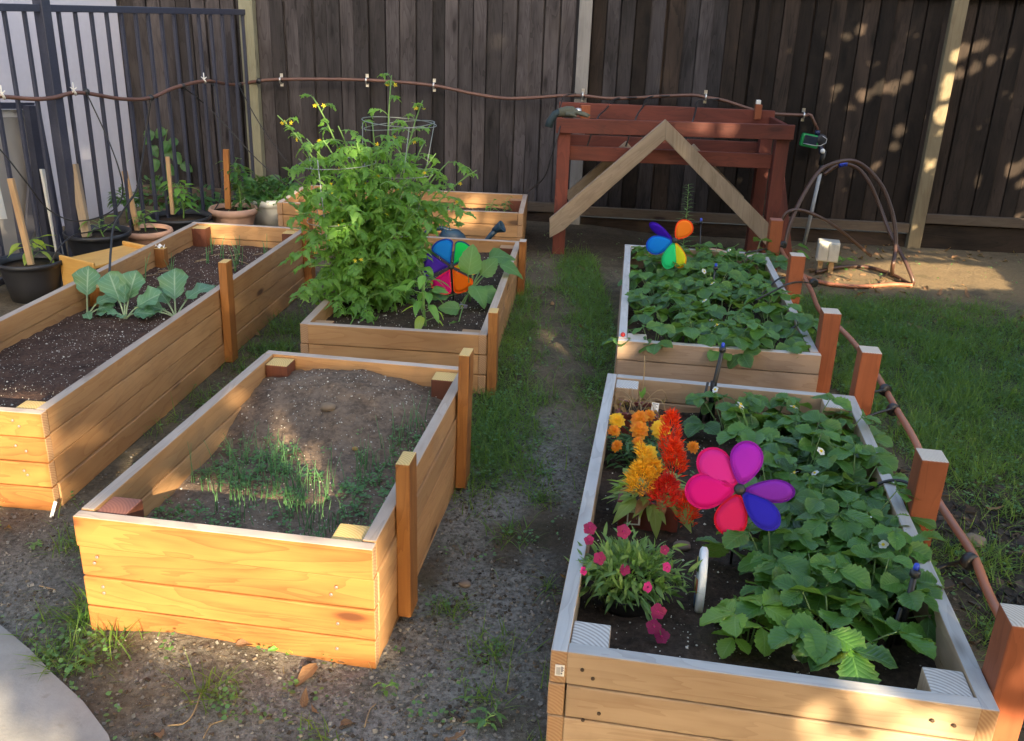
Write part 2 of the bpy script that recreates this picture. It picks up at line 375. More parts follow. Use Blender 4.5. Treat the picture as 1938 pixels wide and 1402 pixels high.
def inpoly(x, y, P):
    r = np.zeros(np.shape(x), bool)
    for i in range(len(P)):
        (x1, y1), (x2, y2) = P[i], P[(i + 1) % len(P)]
        c = ((y1 > y) != (y2 > y)); r ^= c & (x < (x2 - x1) * (y - y1) / (y2 - y1 + 1e-12) + x1)
    return r
def blob(x, y, cx, cy, rx, ry, rot=0.):
    c, s_ = math.cos(R(rot)), math.sin(R(rot)); u, v = (x - cx) * c + (y - cy) * s_, -(x - cx) * s_ + (y - cy) * c
    return np.exp(-((u / rx) ** 2 + (v / ry) ** 2))
def ground_z(x, y):
    z = .020 * (fbm(x, y, 1.3, 4, 3) - .47) + .012 * (fbm(x, y, 14, 3, 9) - .45)
    z = z + .06 * blob(x, y, -1.0, 2.1, .45, .25) + .025 * blob(x, y, .25, 4.3, .5, .9) + .05 * sstep(3.3, 4.2, y) * sstep(1.3, .6, np.abs(x + .1))
    z = z + .03 * blob(x, y, .9, 1.5, 1.5, .5)
    z = z * sstep(16, 9, np.hypot(x, y - 3))
    s_ = np.maximum((x + 1.434) * .645 + (y - 2.15) * .764, (x + .80) * .95 + (y - 1.5) * .3)    # metres outside the concrete's edge
    z = z * sstep(.02, .4, s_) + .004 * sstep(.3, .05, s_)
    return np.where(s_ < -.03, -.06, z)
def gravel_d(x, y):
    n = fbm(x, y, 3.2, 4, 21)
    m = blob(x, y, -.08, 2.55, .20, .85, -7) * 1.1 + blob(x, y, -.3, 1.95, .35, .3) * .9 + .8 * blob(x, y, .05, 3.2, .22, .4) + .45 * blob(x, y, -.9, 1.9, .6, .35) + .5 * blob(x, y, -1.5, 2.3, .3, .5)
    return np.clip(1.35 * m * sstep(.3, .6, n + .12), 0, 1)
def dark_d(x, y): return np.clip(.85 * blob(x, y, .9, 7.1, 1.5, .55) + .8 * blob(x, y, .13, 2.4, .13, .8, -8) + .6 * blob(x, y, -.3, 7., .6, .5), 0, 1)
def mulch_d(x, y): return np.clip(sstep(1.35, 1.6, x) * sstep(3.7, 2.7, y + .4 * (fbm(x, y, 2, 3, 31) - .4)), 0, 1)
def tan_d(x, y): return np.clip(blob(x, y, 3.0, 6.5, 1.1, .75) * 1.4 * sstep(.25, .5, fbm(x, y, 2.5, 3, 41) + .1), 0, 1)  # lighter dirt under the sun patch, part of its brightness painted in
def lawn_d(x, y):
    n = fbm(x, y, 1.8, 4, 51); n2 = fbm(x, y, 6, 3, 57)
    m = sstep(1.55, 1.75, x + .1 * (y - 4)) * sstep(2.75, 3.5, y + .9 * (n - .45) - .25 * (x - 1.6)) * sstep(6.0, 5.6, y + .3 * (n2 - .5)) * sstep(3.7, 2.9, x + .25 * (y - 4) + .8 * (n - .5))
    m = m * (.35 + .65 * sstep(.33, .5, n2))
    c = sstep(.02, -.0, np.abs(x - .22) - .34) * sstep(2.9, 3.5, y + .5 * (n - .5)) * sstep(6.8, 6.2, y)
    c = .5 * c * (.08 + .92 * sstep(.06, .22, np.abs(x - .24 + .03 * (y - 4)) + .35 * (n2 - .45)))
    g = 1.0 * blob(x, y, -1.13, 2.20, .13, .09) + .7 * blob(x, y, -1.22, 2.03, .13, .05) + .8 * blob(x, y, -.12, 3.5, .1, .4)
    g = g + .7 * blob(x, y, -1.25, 4.4, .13, .55) * sstep(.35, .5, n2) + .35 * blob(x, y, -1.4, 3.4, .1, .5) * sstep(.45, .55, n2)
    for (cx, cy, r_, a) in [(.19, 2.02, .05, .9), (-.02, 2.13, .05, .7), (-.16, 2.32, .04, .7), (-.05, 1.93, .04, .6), (.02, 2.75, .05, .5), (.12, 3.0, .05, .6), (.14, 2.45, .03, .7), (-.73, 1.9, .05, .5), (-.45, 1.75, .05, .35), (.22, 1.75, .06, .45), (1.52, 2.25, .1, .8), (1.6, 2.7, .12, .9), (1.75, 2.1, .04, .6), (-1.4, 2.6, .06, .4), (.1, 1.75, .05, .4)]:
        g = g + a * blob(x, y, cx, cy, r_, r_)
    return np.clip(np.maximum(m, c) + g, 0, 1)

# ---- ground: one sheet to the horizon, finer in the yard
xs = np.concatenate([-np.geomspace(120, 4.4, 16), np.arange(-4.3, 4.6, .035), np.geomspace(4.7, 120, 16)])
ys = np.concatenate([-np.geomspace(120, .5, 18), np.arange(-.3, 8.3, .035), np.geomspace(8.4, 120, 14)])
gx, gy = np.meshgrid(xs, ys, indexing='ij'); gz = ground_z(gx, gy)
nx_, ny_ = gx.shape
me = bpy.data.meshes.new('ground'); V = np.stack([gx, gy, gz], -1).reshape(-1, 3)
ii = np.arange(nx_ * ny_).reshape(nx_, ny_)
F = np.stack([ii[:-1, :-1], ii[1:, :-1], ii[1:, 1:], ii[:-1, 1:]], -1).reshape(-1, 4)
me.vertices.add(len(V)); me.vertices.foreach_set('co', V.astype(np.float32).ravel()); me.loops.add(F.size); me.loops.foreach_set('vertex_index', F.ravel().astype(np.int32))
me.polygons.add(len(F)); me.polygons.foreach_set('loop_start', np.arange(0, F.size, 4).astype(np.int32)); me.polygons.foreach_set('use_smooth', np.ones(len(F), bool)); me.update(calc_edges=True)
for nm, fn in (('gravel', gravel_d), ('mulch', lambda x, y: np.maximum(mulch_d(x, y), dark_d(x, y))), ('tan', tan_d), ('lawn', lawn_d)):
    a = me.attributes.new(nm, 'FLOAT', 'POINT'); a.data.foreach_set('value', fn(gx, gy).astype(np.float32).ravel())
s = NT('yard_soil'); p = s.objc()
n1 = s.noise(p, 2.2, 6, .62); n2 = s.noise(p, 55, 5, .7); n3 = s.noise(p, 14, 5, .65)
f = s.math('ADD', s.math('MULTIPLY', n1, .45), s.math('ADD', s.math('MULTIPLY', n2, .35), s.math('MULTIPLY', n3, .35)), clamp=True)
col = s.mix(s.ss(.35, .8, f), (.048, .038, .025), (.190, .152, .100))
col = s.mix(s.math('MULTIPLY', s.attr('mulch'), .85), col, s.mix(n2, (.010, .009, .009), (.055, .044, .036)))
col = s.mix(s.math('MULTIPLY', s.attr('tan'), .9), col, s.mix(n2, (.15, .10, .055), (.36, .26, .14)))
col = s.mix(s.math('MULTIPLY', s.attr('gravel'), .85), col, s.mix(s.ss(.35, .65, n2), (.125, .118, .10), (.33, .318, .28)))
col = s.mix(s.math('MULTIPLY', s.attr('lawn'), .55), col, (.022, .030, .012))
moss = s.math('MULTIPLY', s.ss(.55, .68, s.noise(p, 5, 4, .6)), .35); col = s.mix(moss, col, (.05, .055, .022))
v = s.n('TexVoronoi'); v.inputs['Scale'].default_value = 190; s.l(p, v.inputs['Vector']); sep = s.n('SeparateColor'); s.l(v.outputs['Color'], sep.inputs[0])
on = s.math('MULTIPLY', s.math('GREATER_THAN', s.math('ADD', sep.outputs[0], s.math('MULTIPLY', s.attr('gravel'), .35)), .82), s.math('SUBTRACT', 1., s.ss(.22, .36, v.outputs['Distance'])))
col = s.mix(s.math('MULTIPLY', on, s.math('MULTIPLY_ADD', sep.outputs[1], .7, .15)), col, (.24, .215, .18))
s.bump(s.math('ADD', s.math('ADD', n2, s.math('MULTIPLY', n3, .5)), s.math('MULTIPLY', on, .5)), 1., .012)
me.materials.append(s.fin(col, .95, .15))
go = bpy.data.objects.new('ground', me); COL.objects.link(go); kind(go, 'structure')

# ---- concrete path, bottom left
s = NT('concrete'); p = s.objc(); n1 = s.noise(p, 3.5, 6, .65); n2 = s.noise(p, 70, 4, .6)
col = s.mix(s.ss(.3, .75, n1), (.25, .24, .215), (.36, .35, .32)); col = s.mix(s.math('MULTIPLY', s.ss(.58, .68, s.noise(p, 13, 5, .7)), .4), col, (.2, .17, .13))
s.bump(s.math('ADD', n2, s.math('MULTIPLY', n1, .5)), .35, .004); M_conc = s.fin(col, .85, .3)
mb = MB(); mb.prism([(x, y, .014) for x, y in PATH][::-1], (0, 0, 1), .10); kind(mb.build('concrete_path', M_conc, bevel=.008), 'structure')

# ---- wooden fence
wf = thing('wooden_fence', 'tall weathered dark board fence closing off the back of the yard', 'fence', (0, 0, 0))
fe = nz([1, -.082, 0]); fn_ = np.array([-.082, -1, 0]); fn_ = nz([-.0817, -.9967, 0])     # along and toward the yard
def fpos(x, off, z): return np.array([x, FY(x), z]) + fn_ * off
posts = [(-2.22, W_fpost, .115), (.475, W_fpostb, .10), (3.245, W_fpostc, .105), (5.9, W_fpostc, .105)]
edges = [-6.5] + [q[0] for q in posts]
zb = {0: .19, 1: .215, 2: .20, 3: .285}
for i in range(4):
    x = edges[i] + (.06 if i else 0); x1 = edges[i + 1] - .05; mb = MB(); k = 0
    while x < x1:
        wd = min(rng.uniform(.098, .132), x1 - x + .02)
        back = k % 2 == 0
        tl = rng.normal(0, .0035)
        P = fpos(x + .001, .008 if back else .016, .12); up = nz([tl, 0, 1]); cu = rng.normal(.075, .05); fe2 = nz(fe + fn_ * cu)
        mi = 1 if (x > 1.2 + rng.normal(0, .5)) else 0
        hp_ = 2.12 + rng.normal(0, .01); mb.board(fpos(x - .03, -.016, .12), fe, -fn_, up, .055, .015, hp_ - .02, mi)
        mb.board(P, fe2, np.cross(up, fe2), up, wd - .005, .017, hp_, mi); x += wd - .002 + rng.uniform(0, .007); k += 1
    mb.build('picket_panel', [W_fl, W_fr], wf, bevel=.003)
    mb = MB(); z0 = zb[i]; xa = edges[i] + .055
    L_ = x1 - xa
    mb.board(fpos(xa, .075, z0 - .075), fe, -fn_, (0, 0, 1), L_, .045, .075); mb.build('bottom_rail', W_rail, wf, bevel=.003)
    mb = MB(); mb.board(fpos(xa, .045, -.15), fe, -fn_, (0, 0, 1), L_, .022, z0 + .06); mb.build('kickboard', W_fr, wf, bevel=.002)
    mb = MB(); mb.board(fpos(xa, .06, 1.90), fe, -fn_, (0, 0, 1), L_, .035, .09); mb.build('top_rail', W_rail, wf, bevel=.003)
for (x, m, sz) in posts:
    mb = MB(); mb.board(fpos(x - sz / 2, .085, -.2), fe, -fn_, (0, 0, 1), sz, .085, 2.35, tint=.5); mb.build('post', m, wf, bevel=.005)
wf.children  # pickets, rails, posts stay parts of the one fence

# ---- iron fence on the left
fi = thing('iron_fence', 'dark blue-black iron bar fence running along the left side', 'fence', tuple(IA))
def fl(t, off=0., z=0.): return ID * t + IN * off + np.array([0, 0, z])
ts = [.07, .212, .345, .49, .635, .775, .917, 1.055, 1.19, 1.316, 1.455, 1.59, 1.726, 1.864, 2.0] + [2.265 + .145 * k for k in range(14)]
for t in ts:
    mb = MB(); mb.board(fl(t - .0105, -.0105, .05), ID, IN, (0, 0, 1), .021, .021, 1.56); mb.build('bar', M_iron, fi, bevel=.002)
mb = MB(); mb.board(fl(2.09, -.035, -.1), ID, IN, (0, 0, 1), .07, .07, 1.85); mb.build('post', M_iron, fi, bevel=.004)
mb = MB(); mb.board(fl(-.02, -.02, 1.595), ID, IN, (0, 0, 1), 4.3, .04, .042); mb.build('top_rail', M_iron, fi, bevel=.003)
mb = MB(); mb.board(fl(-.02, -.018, .06), ID, IN, (0, 0, 1), 4.3, .036, .04); mb.build('bottom_rail', M_iron, fi, bevel=.003)
mb = MB(); mb.board(fl(-.055, -.005, 1.56), ID, IN, (0, 0, 1), .04, .05, .09); mb.build('bracket', M_iron, fi, bevel=.003)
# the neighbour's pale wall behind it and what leans there
mb = MB(); w0 = FP(243, 200, .06); w0[2] = -.1; mb.board(w0 + IN * -.2, ID, IN, (0, 0, 1), 6.0, .2, 3.0, tint=.5)
tag(mb.build('stucco_wall', M_stucco, bevel=.01), 'pale lavender stucco wall standing behind the iron bar fence', 'wall')
ld = thing('leaning_door', 'grey door panel in a pale frame leaning behind the left iron bars', 'door')
def lean(P, off, th): return [IFP(px, py, off) for px, py in P], th
P, th_ = lean([(-90, 222), (46, 222), (58, 300), (96, 500), (-80, 520)], -.42, .03); mb = MB(); mb.prism(P, IN, th_); mb.build('panel', plain('grey_panel', (.30, .29, .28), .7, 0, .15, 5), ld)
P, _ = lean([(-90, 207), (54, 207), (66, 250), (57, 262), (46, 221), (-90, 221)], -.415, .04); mb = MB(); mb.prism(P, IN, .04); mb.build('frame', plain('pale_frame', (.52, .52, .52), .6), ld)
P, _ = lean([(-90, 194), (66, 194), (64, 206), (-90, 206)], -.38, .03); mb = MB(); mb.prism(P, IN, .03); mb.build('crossbar', M_iron, ld)
P, _ = lean([(54, 200), (76, 200), (128, 485), (96, 485)], -.30, .05); mb = MB(); mb.prism(P, IN, .05)
tag(mb.build('dark_plank', M_iron), 'blackish plank leaning steeply beside the grey door panel', 'plank')
P, _ = lean([(60, 285), (76, 270), (82, 300), (72, 420), (48, 480), (52, 400)], -.36, .02); mb = MB(); mb.prism(P, IN, .02)
tag(mb.build('slate_board', plain('slate_board_paint', (.10, .10, .12), .6)), 'dark slate board behind the bars against the grey door panel', 'board')
P, _ = lean([(79, 320), (85, 320), (122, 485), (110, 485)], -.26, .02); mb = MB(); mb.prism(P, IN, .02)
tag(mb.build('white_lath', M_white), 'thin white lath leaning behind the blackish plank', 'board')
P, _ = lean([(-40, 335), (-2, 345), (14, 414), (-40, 416)], -.1, .015); mb = MB(); mb.prism(P, IN, .015)
tag(mb.build('white_board', M_white), 'white board corner showing at the far left behind the bars', 'board')

# ================================================================ RAISED BEDS
def soil_mesh(b, n, base, mat, hfun=None, bits=0, clod=.02):
    bx, by, th, w_, l_ = BEDS[n]; nx, ny = max(8, int(w_ / .018)), max(8, int(l_ / .018))
    X, Y = np.meshgrid(np.linspace(.03, w_ - .03, nx), np.linspace(.03, l_ - .03, ny), indexing='ij')
    def hz(X, Y):
        z = base + .03 * (fbm(X, Y, 4, 3, 61) - .45) + clod * (fbm(X, Y, 28, 4, 67) - .45)
        return z + (hfun(X, Y) if hfun else 0)
    Z = hz(X, Y); V = np.stack([X, Y, Z], -1).reshape(-1, 3); ii = np.arange(nx * ny).reshape(nx, ny)
    F = np.stack([ii[:-1, :-1], ii[1:, :-1], ii[1:, 1:], ii[:-1, 1:]], -1).reshape(-1, 4)
    mb = MB(); mb.scatter((V, F, V[:, :2].copy()), [np.eye(4)])
    if bits:
        P = np.stack([rng.uniform(.05, w_ - .05, bits), rng.uniform(.05, l_ - .05, bits)], -1)
        Z = hz(P[:, 0], P[:, 1]); Ms = []
        for p, z in zip(P, Z):
            q = Matrix.Rotation(rng.uniform(0, 6), 3, Vector(rng.normal(size=3))); M = np.eye(4); M[:3, :3] = np.array(q) * (rng.uniform(.0012, .0032) if rng.random() < .93 else rng.uniform(.003, .006)); M[:3, 3] = (p[0], p[1], z + .001); Ms.append(M)
        mb.scatter(OCTA, Ms, 1, smooth=False)
    o = mb.build('soil', [mat, M_perl], b); return hz
OV = np.array([[1, 0, 0], [-1, 0, 0], [0, 1, 0], [0, -1, 0], [0, 0, .8], [0, 0, -.8]], float)
OCTA = (OV, np.array([[0, 2, 4], [2, 1, 4], [1, 3, 4], [3, 0, 4], [2, 0, 5], [1, 2, 5], [3, 1, 5], [0, 3, 5]]), OV[:, :2])
SOIL = {}
TH = .038
def bed(n, label, h, bh, over, mside, mtop, corner, stakes, group='raised garden beds', nb=5, mfront=None, screws=()):
    bx, by, th, w_, l_ = BEDS[n]
    b = thing('raised_bed', label, 'raised bed', (bx, by, 0), R(th), group)
    mats = [mside, mtop, W_end]; X, Y, Z = (1, 0, 0), (0, 1, 0), (0, 0, 1)
    fx0, fx1 = (0, w_) if over == 'front' else (TH, w_ - TH); sy0, sy1 = (TH, l_ - TH) if over == 'front' else (0, l_)
    def panel(name, fn, mats):
        mb = MB()
        for k in range(nb): fn(mb, h - bh * (k + 1) + .004, bh - .004, rng.normal(0, .0018, 2), 1 if k == 0 else None)
        return mb.build(name, mats, b, bevel=.0035)
    panel('front_panel', lambda m, z, hh, j, t: m.board((fx0 + abs(j[0]), j[1], z), X, Y, Z, fx1 - fx0, TH - .002, hh, 0, t, 2), [mfront or mside, mtop, W_end])
    panel('back_panel', lambda m, z, hh, j, t: m.board((fx0 + abs(j[0]), l_ - TH + j[1], z), X, Y, Z, fx1 - fx0, TH, hh, 0, t, 2), mats)
    panel('side_panel', lambda m, z, hh, j, t: m.board((j[0], sy0 + .001, z), X, Y, Z, TH, sy1 - sy0 - .002, hh, 0, t, 2), mats)
    panel('side_panel', lambda m, z, hh, j, t: m.board((w_ - TH + j[0], sy0 + .001, z), X, Y, Z, TH, sy1 - sy0 - .002, hh, 0, t, 2), mats)
    for (cx, cy, dz, ms, me_, sz) in corner:
        mb = MB(); mb.board((cx, cy, .02), X, Y, Z, sz, sz, h + dz - .02, 0, 1, 1); mb.build('corner_post', [ms, me_], b, bevel=.004)
    for (sx, sy, zb_, zt, wx, wy, ms, me_) in stakes:
        mb = MB(); tl = rng.normal(0, .012, 2); mb.board((sx, sy, zb_), X, Y, nz([tl[0] * .5, tl[1], 1]), wx, wy, zt - zb_, 0, 1, 1); mb.build('stake', [ms, me_], b, bevel=.004)
    for (px_, pz_, m_) in screws:
        mb = MB(); mb.lathe([(.0045, 0), (.0045, .0025), (.003, .003)], (0, 0, 0), 10, 0, np.array(Matrix.Rotation(R(90), 3, 'X'))); mb.build('screw', m_, b, loc=(px_, -.0015, pz_))
    return b
def corners(n, dz, ms, me_, sz=.088, inset=TH + .003):
    _, _, _, w_, l_ = BEDS[n]; a = inset
    return [(a, a, dz, ms, me_, sz), (w_ - a - sz, a, dz, ms, me_, sz), (a, l_ - a - sz, dz, ms, me_, sz), (w_ - a - sz, l_ - a - sz, dz, ms, me_, sz)]
M_screw = plain('zinc_screw', (.26, .26, .26), .35, .6); M_hole = plain('dark_nail_hole', (.06, .035, .02), .8)
cf = corners('F', -.012, W_stain, W_yel); cf[0] = (*cf[0][:2], -.006, W_stain, W_redend, .088)
_w = BEDS['F'][3]
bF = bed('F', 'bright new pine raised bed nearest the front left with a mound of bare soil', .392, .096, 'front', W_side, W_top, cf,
         [(_w + .004, .215, .03, .53, .04, .085, W_new, W_yel), (_w + .004, 1.03, .02, .55, .04, .085, W_new, W_yel)], mfront=W_new, nb=5,
         screws=[(.06, .35, M_screw), (.055, .27, M_screw), (.045, .25, M_screw), (.06, .175, M_screw), (.06, .155, M_screw), (_w - .13, .345, M_screw), (_w - .105, .328, M_screw), (_w - .10, .265, M_screw), (_w - .115, .24, M_screw), (_w - .10, .15, M_screw), (_w - .105, .068, M_screw)])
SOIL['F'] = soil_mesh(bF, 'F', .225, M_soil_f, lambda x, y: .115 * blob(x, y, .36, 1.2, .40, .28) + .03 * sstep(.75, 1.0, y), 700, .03)
_w = BEDS['L'][3]
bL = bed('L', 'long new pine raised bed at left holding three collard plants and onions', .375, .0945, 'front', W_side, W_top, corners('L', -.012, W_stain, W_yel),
         [(_w + .003, 1.50, .0, .515, .042, .075, W_new, W_yel), (_w + .003, 2.79, .0, .50, .05, .08, W_new, W_yel),
          (TH + .004, 1.57, .1, .33, .06, .05, W_new, W_yel), (TH + .004, 2.28, .1, .355, .06, .05, W_new, W_yel)], mfront=W_new,
         screws=[(_w - .1, .345, M_screw), (_w - .08, .325, M_screw), (_w - .105, .25, M_screw), (_w - .07, .232, M_screw), (_w - .09, .155, M_screw), (_w - .08, .14, M_screw)])
SOIL['L'] = soil_mesh(bL, 'L', .235, M_soil_l, lambda x, y: .012 * np.sin(y * 3), 1600, .022)
_w = BEDS['T'][3]
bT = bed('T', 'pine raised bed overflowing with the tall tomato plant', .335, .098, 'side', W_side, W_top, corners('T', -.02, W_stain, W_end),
         [(_w + .004, -.01, .03, .445, .042, .075, W_new, W_yel), (_w + .004, 1.56, .03, .40, .042, .075, W_new, W_ptop)], mfront=W_side)
SOIL['T'] = soil_mesh(bT, 'T', .255, M_soil_d, None, 700)
_w = BEDS['R'][3]
RP = [(_w + .003, .06, -.05, .535, .075, .085, W_redpost, W_ptop), (_w + .003, .84, -.05, .535, .075, .085, W_redpost, W_ptop), (_w + .003, 1.80, -.05, .525, .075, .085, W_redpost, W_ptop)]
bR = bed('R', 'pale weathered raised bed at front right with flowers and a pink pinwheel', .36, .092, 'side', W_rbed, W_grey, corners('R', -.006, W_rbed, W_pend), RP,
         screws=[(.075, .32, M_hole), (.10, .30, M_hole), (.12, .205, M_hole), (.085, .18, M_hole), (_w - .13, .315, M_hole), (_w - .085, .31, M_hole)])
SOIL['R'] = soil_mesh(bR, 'R', .235, M_soil_d, lambda x, y: .02 * blob(x, y, .4, .2, .25, .2), 600, .03)
mb = MB(); mb.board((0, -.0035, 0), (1, 0, 0), (0, 1, 0), (0, 0, 1), .021, .0015, .030, 0)
for k in range(5): mb.board((.0035 + k * .0018, -.0042, .004), (1, 0, 0), (0, 1, 0), (0, 0, 1), .0006, .0005, .02, 1)
for k in range(7): mb.board((.0135, -.0042, .013 + k * .0021), (1, 0, 0), (0, 1, 0), (0, 0, 1), .0045 + .001 * (k % 3), .0005, .0012, 1)
mb.board((.013, -.0042, .006), (1, 0, 0), (0, 1, 0), (0, 0, 1), .004, .0005, .004, 1)
t_ = mb.build('paper_tag', [M_paper, M_ink], bR, loc=(.014, 0, .295))
_w = BEDS['Q'][3]
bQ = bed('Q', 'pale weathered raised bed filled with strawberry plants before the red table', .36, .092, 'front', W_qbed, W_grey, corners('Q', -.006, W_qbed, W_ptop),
         [(_w + .003, .06, -.05, .53, .075, .085, W_redpost, W_ptop), (_w + .003, 1.02, -.05, .545, .075, .085, W_redpost, W_ptop), (_w + .003, 1.86, -.05, .56, .075, .085, W_redpost, W_redend)])
SOIL['Q'] = soil_mesh(bQ, 'Q', .25, M_soil_d, None, 250)
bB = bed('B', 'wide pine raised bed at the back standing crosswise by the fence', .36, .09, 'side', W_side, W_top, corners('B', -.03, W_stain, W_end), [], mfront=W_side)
SOIL['B'] = soil_mesh(bB, 'B', .24, M_soil_d, None, 150)
def on(n, x, y, dz=0.): return bl(n, x, y, float(SOIL[n](np.array([x]), np.array([y]))[0]) + dz)

# ================================================================ RED PLANTER TABLE
kt = thing('planter_table', 'red stained raised planter table with two bare wood braces in front of the fence', 'planter table')
a0 = G(1054, 495); kth = R(-3.); kx = np.array([math.cos(kth), math.sin(kth), 0]); ky = np.array([-math.sin(kth), math.cos(kth), 0]); kz = np.array([0, 0, 1.])
a0 = a0 - kx * .05
def kp(x, y, z): return a0 + kx * x + ky * y + kz * z
KW, KD = 1.62, .72
for (x, y) in ((.01, .04), (KW - .10, .04), (.01, KD - .13), (KW - .10, KD - .13)):
    mb = MB(); mb.board(kp(x, y, -.05), kx, ky, kz, .09, .09, .98); mb.build('leg', W_table, kt, bevel=.004)
fr_x = nz(kx + kz * .012)
mb = MB(); mb.board(kp(-.005, 0, .915), fr_x, ky, kz, KW + .01, .038, .10); mb.build('front_rail', W_table, kt, bevel=.004)
mb = MB(); mb.board(kp(.0, KD - .04, .955), kx, ky, kz, KW, .038, .11); mb.build('back_rail', W_table, kt, bevel=.004)
for x in (0, KW - .038):
    mb = MB(); mb.board(kp(x, .04, .92), kx, ky, kz, .037, KD - .08, .10); mb.build('side_rail', W_table, kt, bevel=.004)
mb = MB(); mb.board(kp(.0, KD - .041, .73), kx, ky, kz, KW, .037, .10); mb.build('back_rail', W_table, kt, bevel=.004)
mb = MB(); mb.board(kp(.101, .10, .72), kx, ky, kz, KW - .202, .037, .10); mb.build('shelf_rail', W_table, kt, bevel=.004)
mb = MB()
for k in range(5): mb.board(kp(.06, .14 + k * .1, .715), kx, ky, kz, KW - .12, .085, .02)
mb.build('shelf_floor', W_table, kt, bevel=.002)
def brace(name, p, q, wd, th, m, nrm):
    p, q = np.asarray(p), np.asarray(q); d = nz(q - p); s_ = nz(np.cross(d, nrm)); mb = MB(); mb.board(p - s_ * wd / 2, d, s_, nrm, np.linalg.norm(q - p), wd, th); return mb.build(name, m, kt, bevel=.003)
def prismbrace(P): 
    mb = MB(); pts = [PT(px, py, 6.45 - .03 * i * 0) for i, (px, py) in enumerate(P)]; n_ = len(pts)
    c = np.mean(pts, 0); d = nz(pts[0] - pts[1]); V = pts + [p + np.array([0, .036, 0]) for p in pts]
    Fs = [tuple(range(n_))[::-1], tuple(range(n_, 2 * n_))] + [(i, (i + 1) % n_, n_ + (i + 1) % n_, n_ + i) for i in range(n_)]
    V = np.array(V); s2 = np.cross(d, [0, 1, 0]); L_ = np.concatenate([np.array(f) for f in Fs]); uv = np.stack([(V[L_] - c) @ d, (V[L_] - c) @ s2], -1) + rng.random(2) * 20
    mb.faces(V, Fs, uv, 0, .5, False); return mb.build('brace', W_brace, kt, bevel=.003)
prismbrace([(1260, 226), (1040, 414), (1040, 450), (1066, 436), (1259, 264)])
prismbrace([(1260, 226), (1259, 264), (1456, 470), (1478, 476), (1478, 446)])
brace('brace', kp(.10, KD - .16, .36), kp(.55, KD - .16, .78), .085, .036, W_brace, (0, 1, 0))
brace('brace', kp(KW - .2, KD - .16, .40), kp(KW - .62, KD - .16, .78), .085, .036, W_brace, (0, 1, 0))
brace('side_brace', kp(KW - .01, .30, .72), kp(KW + .12, .12, .03), .08, .04, W_table, (0, 1, 0))
# glove slumped over the table's corner
gt = thing('gardening_glove', 'grey-green knitted work glove slumped over the left corner of the red table', 'glove', tuple(kp(.10, .06, 1.02)))
mb = MB(); q0 = np.array([.0, 0, .018])
mb.tube([(-.11, -.01, .012), (-.085, 0, .03), (-.04, .01, .036), (.0, .01, .034), (.035, .012, .024)], [.02, .03, .038, .04, .026], 12)
for (y, l_, z) in ((-.026, .085, .012), (-.006, .098, .02), (.014, .092, .018), (.034, .07, .012)):
    mb.tube([(.0, y, .028), (.035, y * 1.1, .034), (.035 + l_ * .5, y * 1.2, z + .01), (.03 + l_, y * 1.15, z - .004)], [.013, .0125, .012, .007], 8)
mb.tube([(-.04, -.03, .02), (-.01, -.05, .024), (.03, -.056, .012)], [.014, .013, .008], 8)
g_ = mb.build('hand', M_glove, gt); rm = g_.modifiers.new('r', 'REMESH'); rm.mode = 'VOXEL'; rm.voxel_size = .005; rm.use_smooth_shade = True
mb = MB(); mb.tube([(-.085, 0, .03), (-.12, -.012, .018), (-.15, -.02, -.03), (-.16, -.024, -.07)], [.028, .024, .026, .028], 12); mb.build('cuff', M_glovet, gt)
# fittings on the table: small bracket light and bracket at the right
lt = thing('drip_fitting', 'silver capped drip fitting on an orange wood block at the table corner', 'fitting', tuple(kp(.16, .2, 1.0)))
mb = MB(); mb.board((0, 0, -.04), (1, 0, 0), (0, 1, 0), (0, 0, 1), .07, .035, .13); mb.build('block', W_redpost, lt, bevel=.004)
mb = MB(); mb.lathe([(.012, 0), (.026, .005), (.027, .02), (.02, .032), (.001, .036)], (-.02, -.03, .04), 16); mb.build('cap', M_metal, lt)
lt = thing('pipe_clip', 'upright orange wood block with a white cap at the right end of the table', 'fitting', tuple(kp(KW - .16, KD - .1, 1.0)))
mb = MB(); mb.board((0, 0, 0), (1, 0, 0), (0, 1, 0), (0, 0, 1), .05, .04, .11); mb.build('block', W_redpost, lt, bevel=.006)
mb = MB(); mb.board((.004, .004, .1115), (1, 0, 0), (0, 1, 0), (0, 0, 1), .032, .03, .03); mb.build('cap', M_white, lt, bevel=.003)

# ================================================================ IRRIGATION
def plates(parent, pts, nrm):
    for p in pts:
        mb = MB(); ex = nz(np.cross([0, 0, 1.], nrm)); p = np.asarray(p)
        mb.board(p - ex * .012 + np.array([0, 0, -.05]), ex, -np.asarray(nrm), (0, 0, 1), .024, .003, .025)
        mb.board(p - ex * .012 + np.array([0, 0, .02]), ex, -np.asarray(nrm), (0, 0, 1), .024, .003, .03)
        mb.tube([p + np.array([0, 0, -.028]) - nrm * .0, p + np.array([0, 0, -.018]) + nrm * .045, p + np.array([0, 0, .016]) + nrm * .045, p + np.array([0, 0, .024])], .007, 6)
        mb.build('strap', M_metal, parent)
hp = thing('irrigation_pipe', 'long brown irrigation pipe strapped along the back fences at chest height', 'pipe')
pp = [IFP(px, py, .04) for px, py in ((-80, 176), (0, 182), (60, 187), (100, 185), (150, 175), (230, 187), (285, 185), (330, 166), (390, 153))]
pp += [FP(px, py, .11) for px, py in ((440, 160), (490, 153), (533, 150), (650, 150), (740, 154), (822, 162), (900, 178), (960, 186), (1020, 184), (1060, 181), (1103, 181), (1150, 186), (1200, 185), (1250, 182), (1310, 180), (1335, 184), (1370, 190), (1410, 203), (1450, 214), (1500, 217), (1528, 218))]
mb = MB(); mb.tube(spline(pp, 6), .0128, 10); mb.build('pipe', M_pipe, hp)
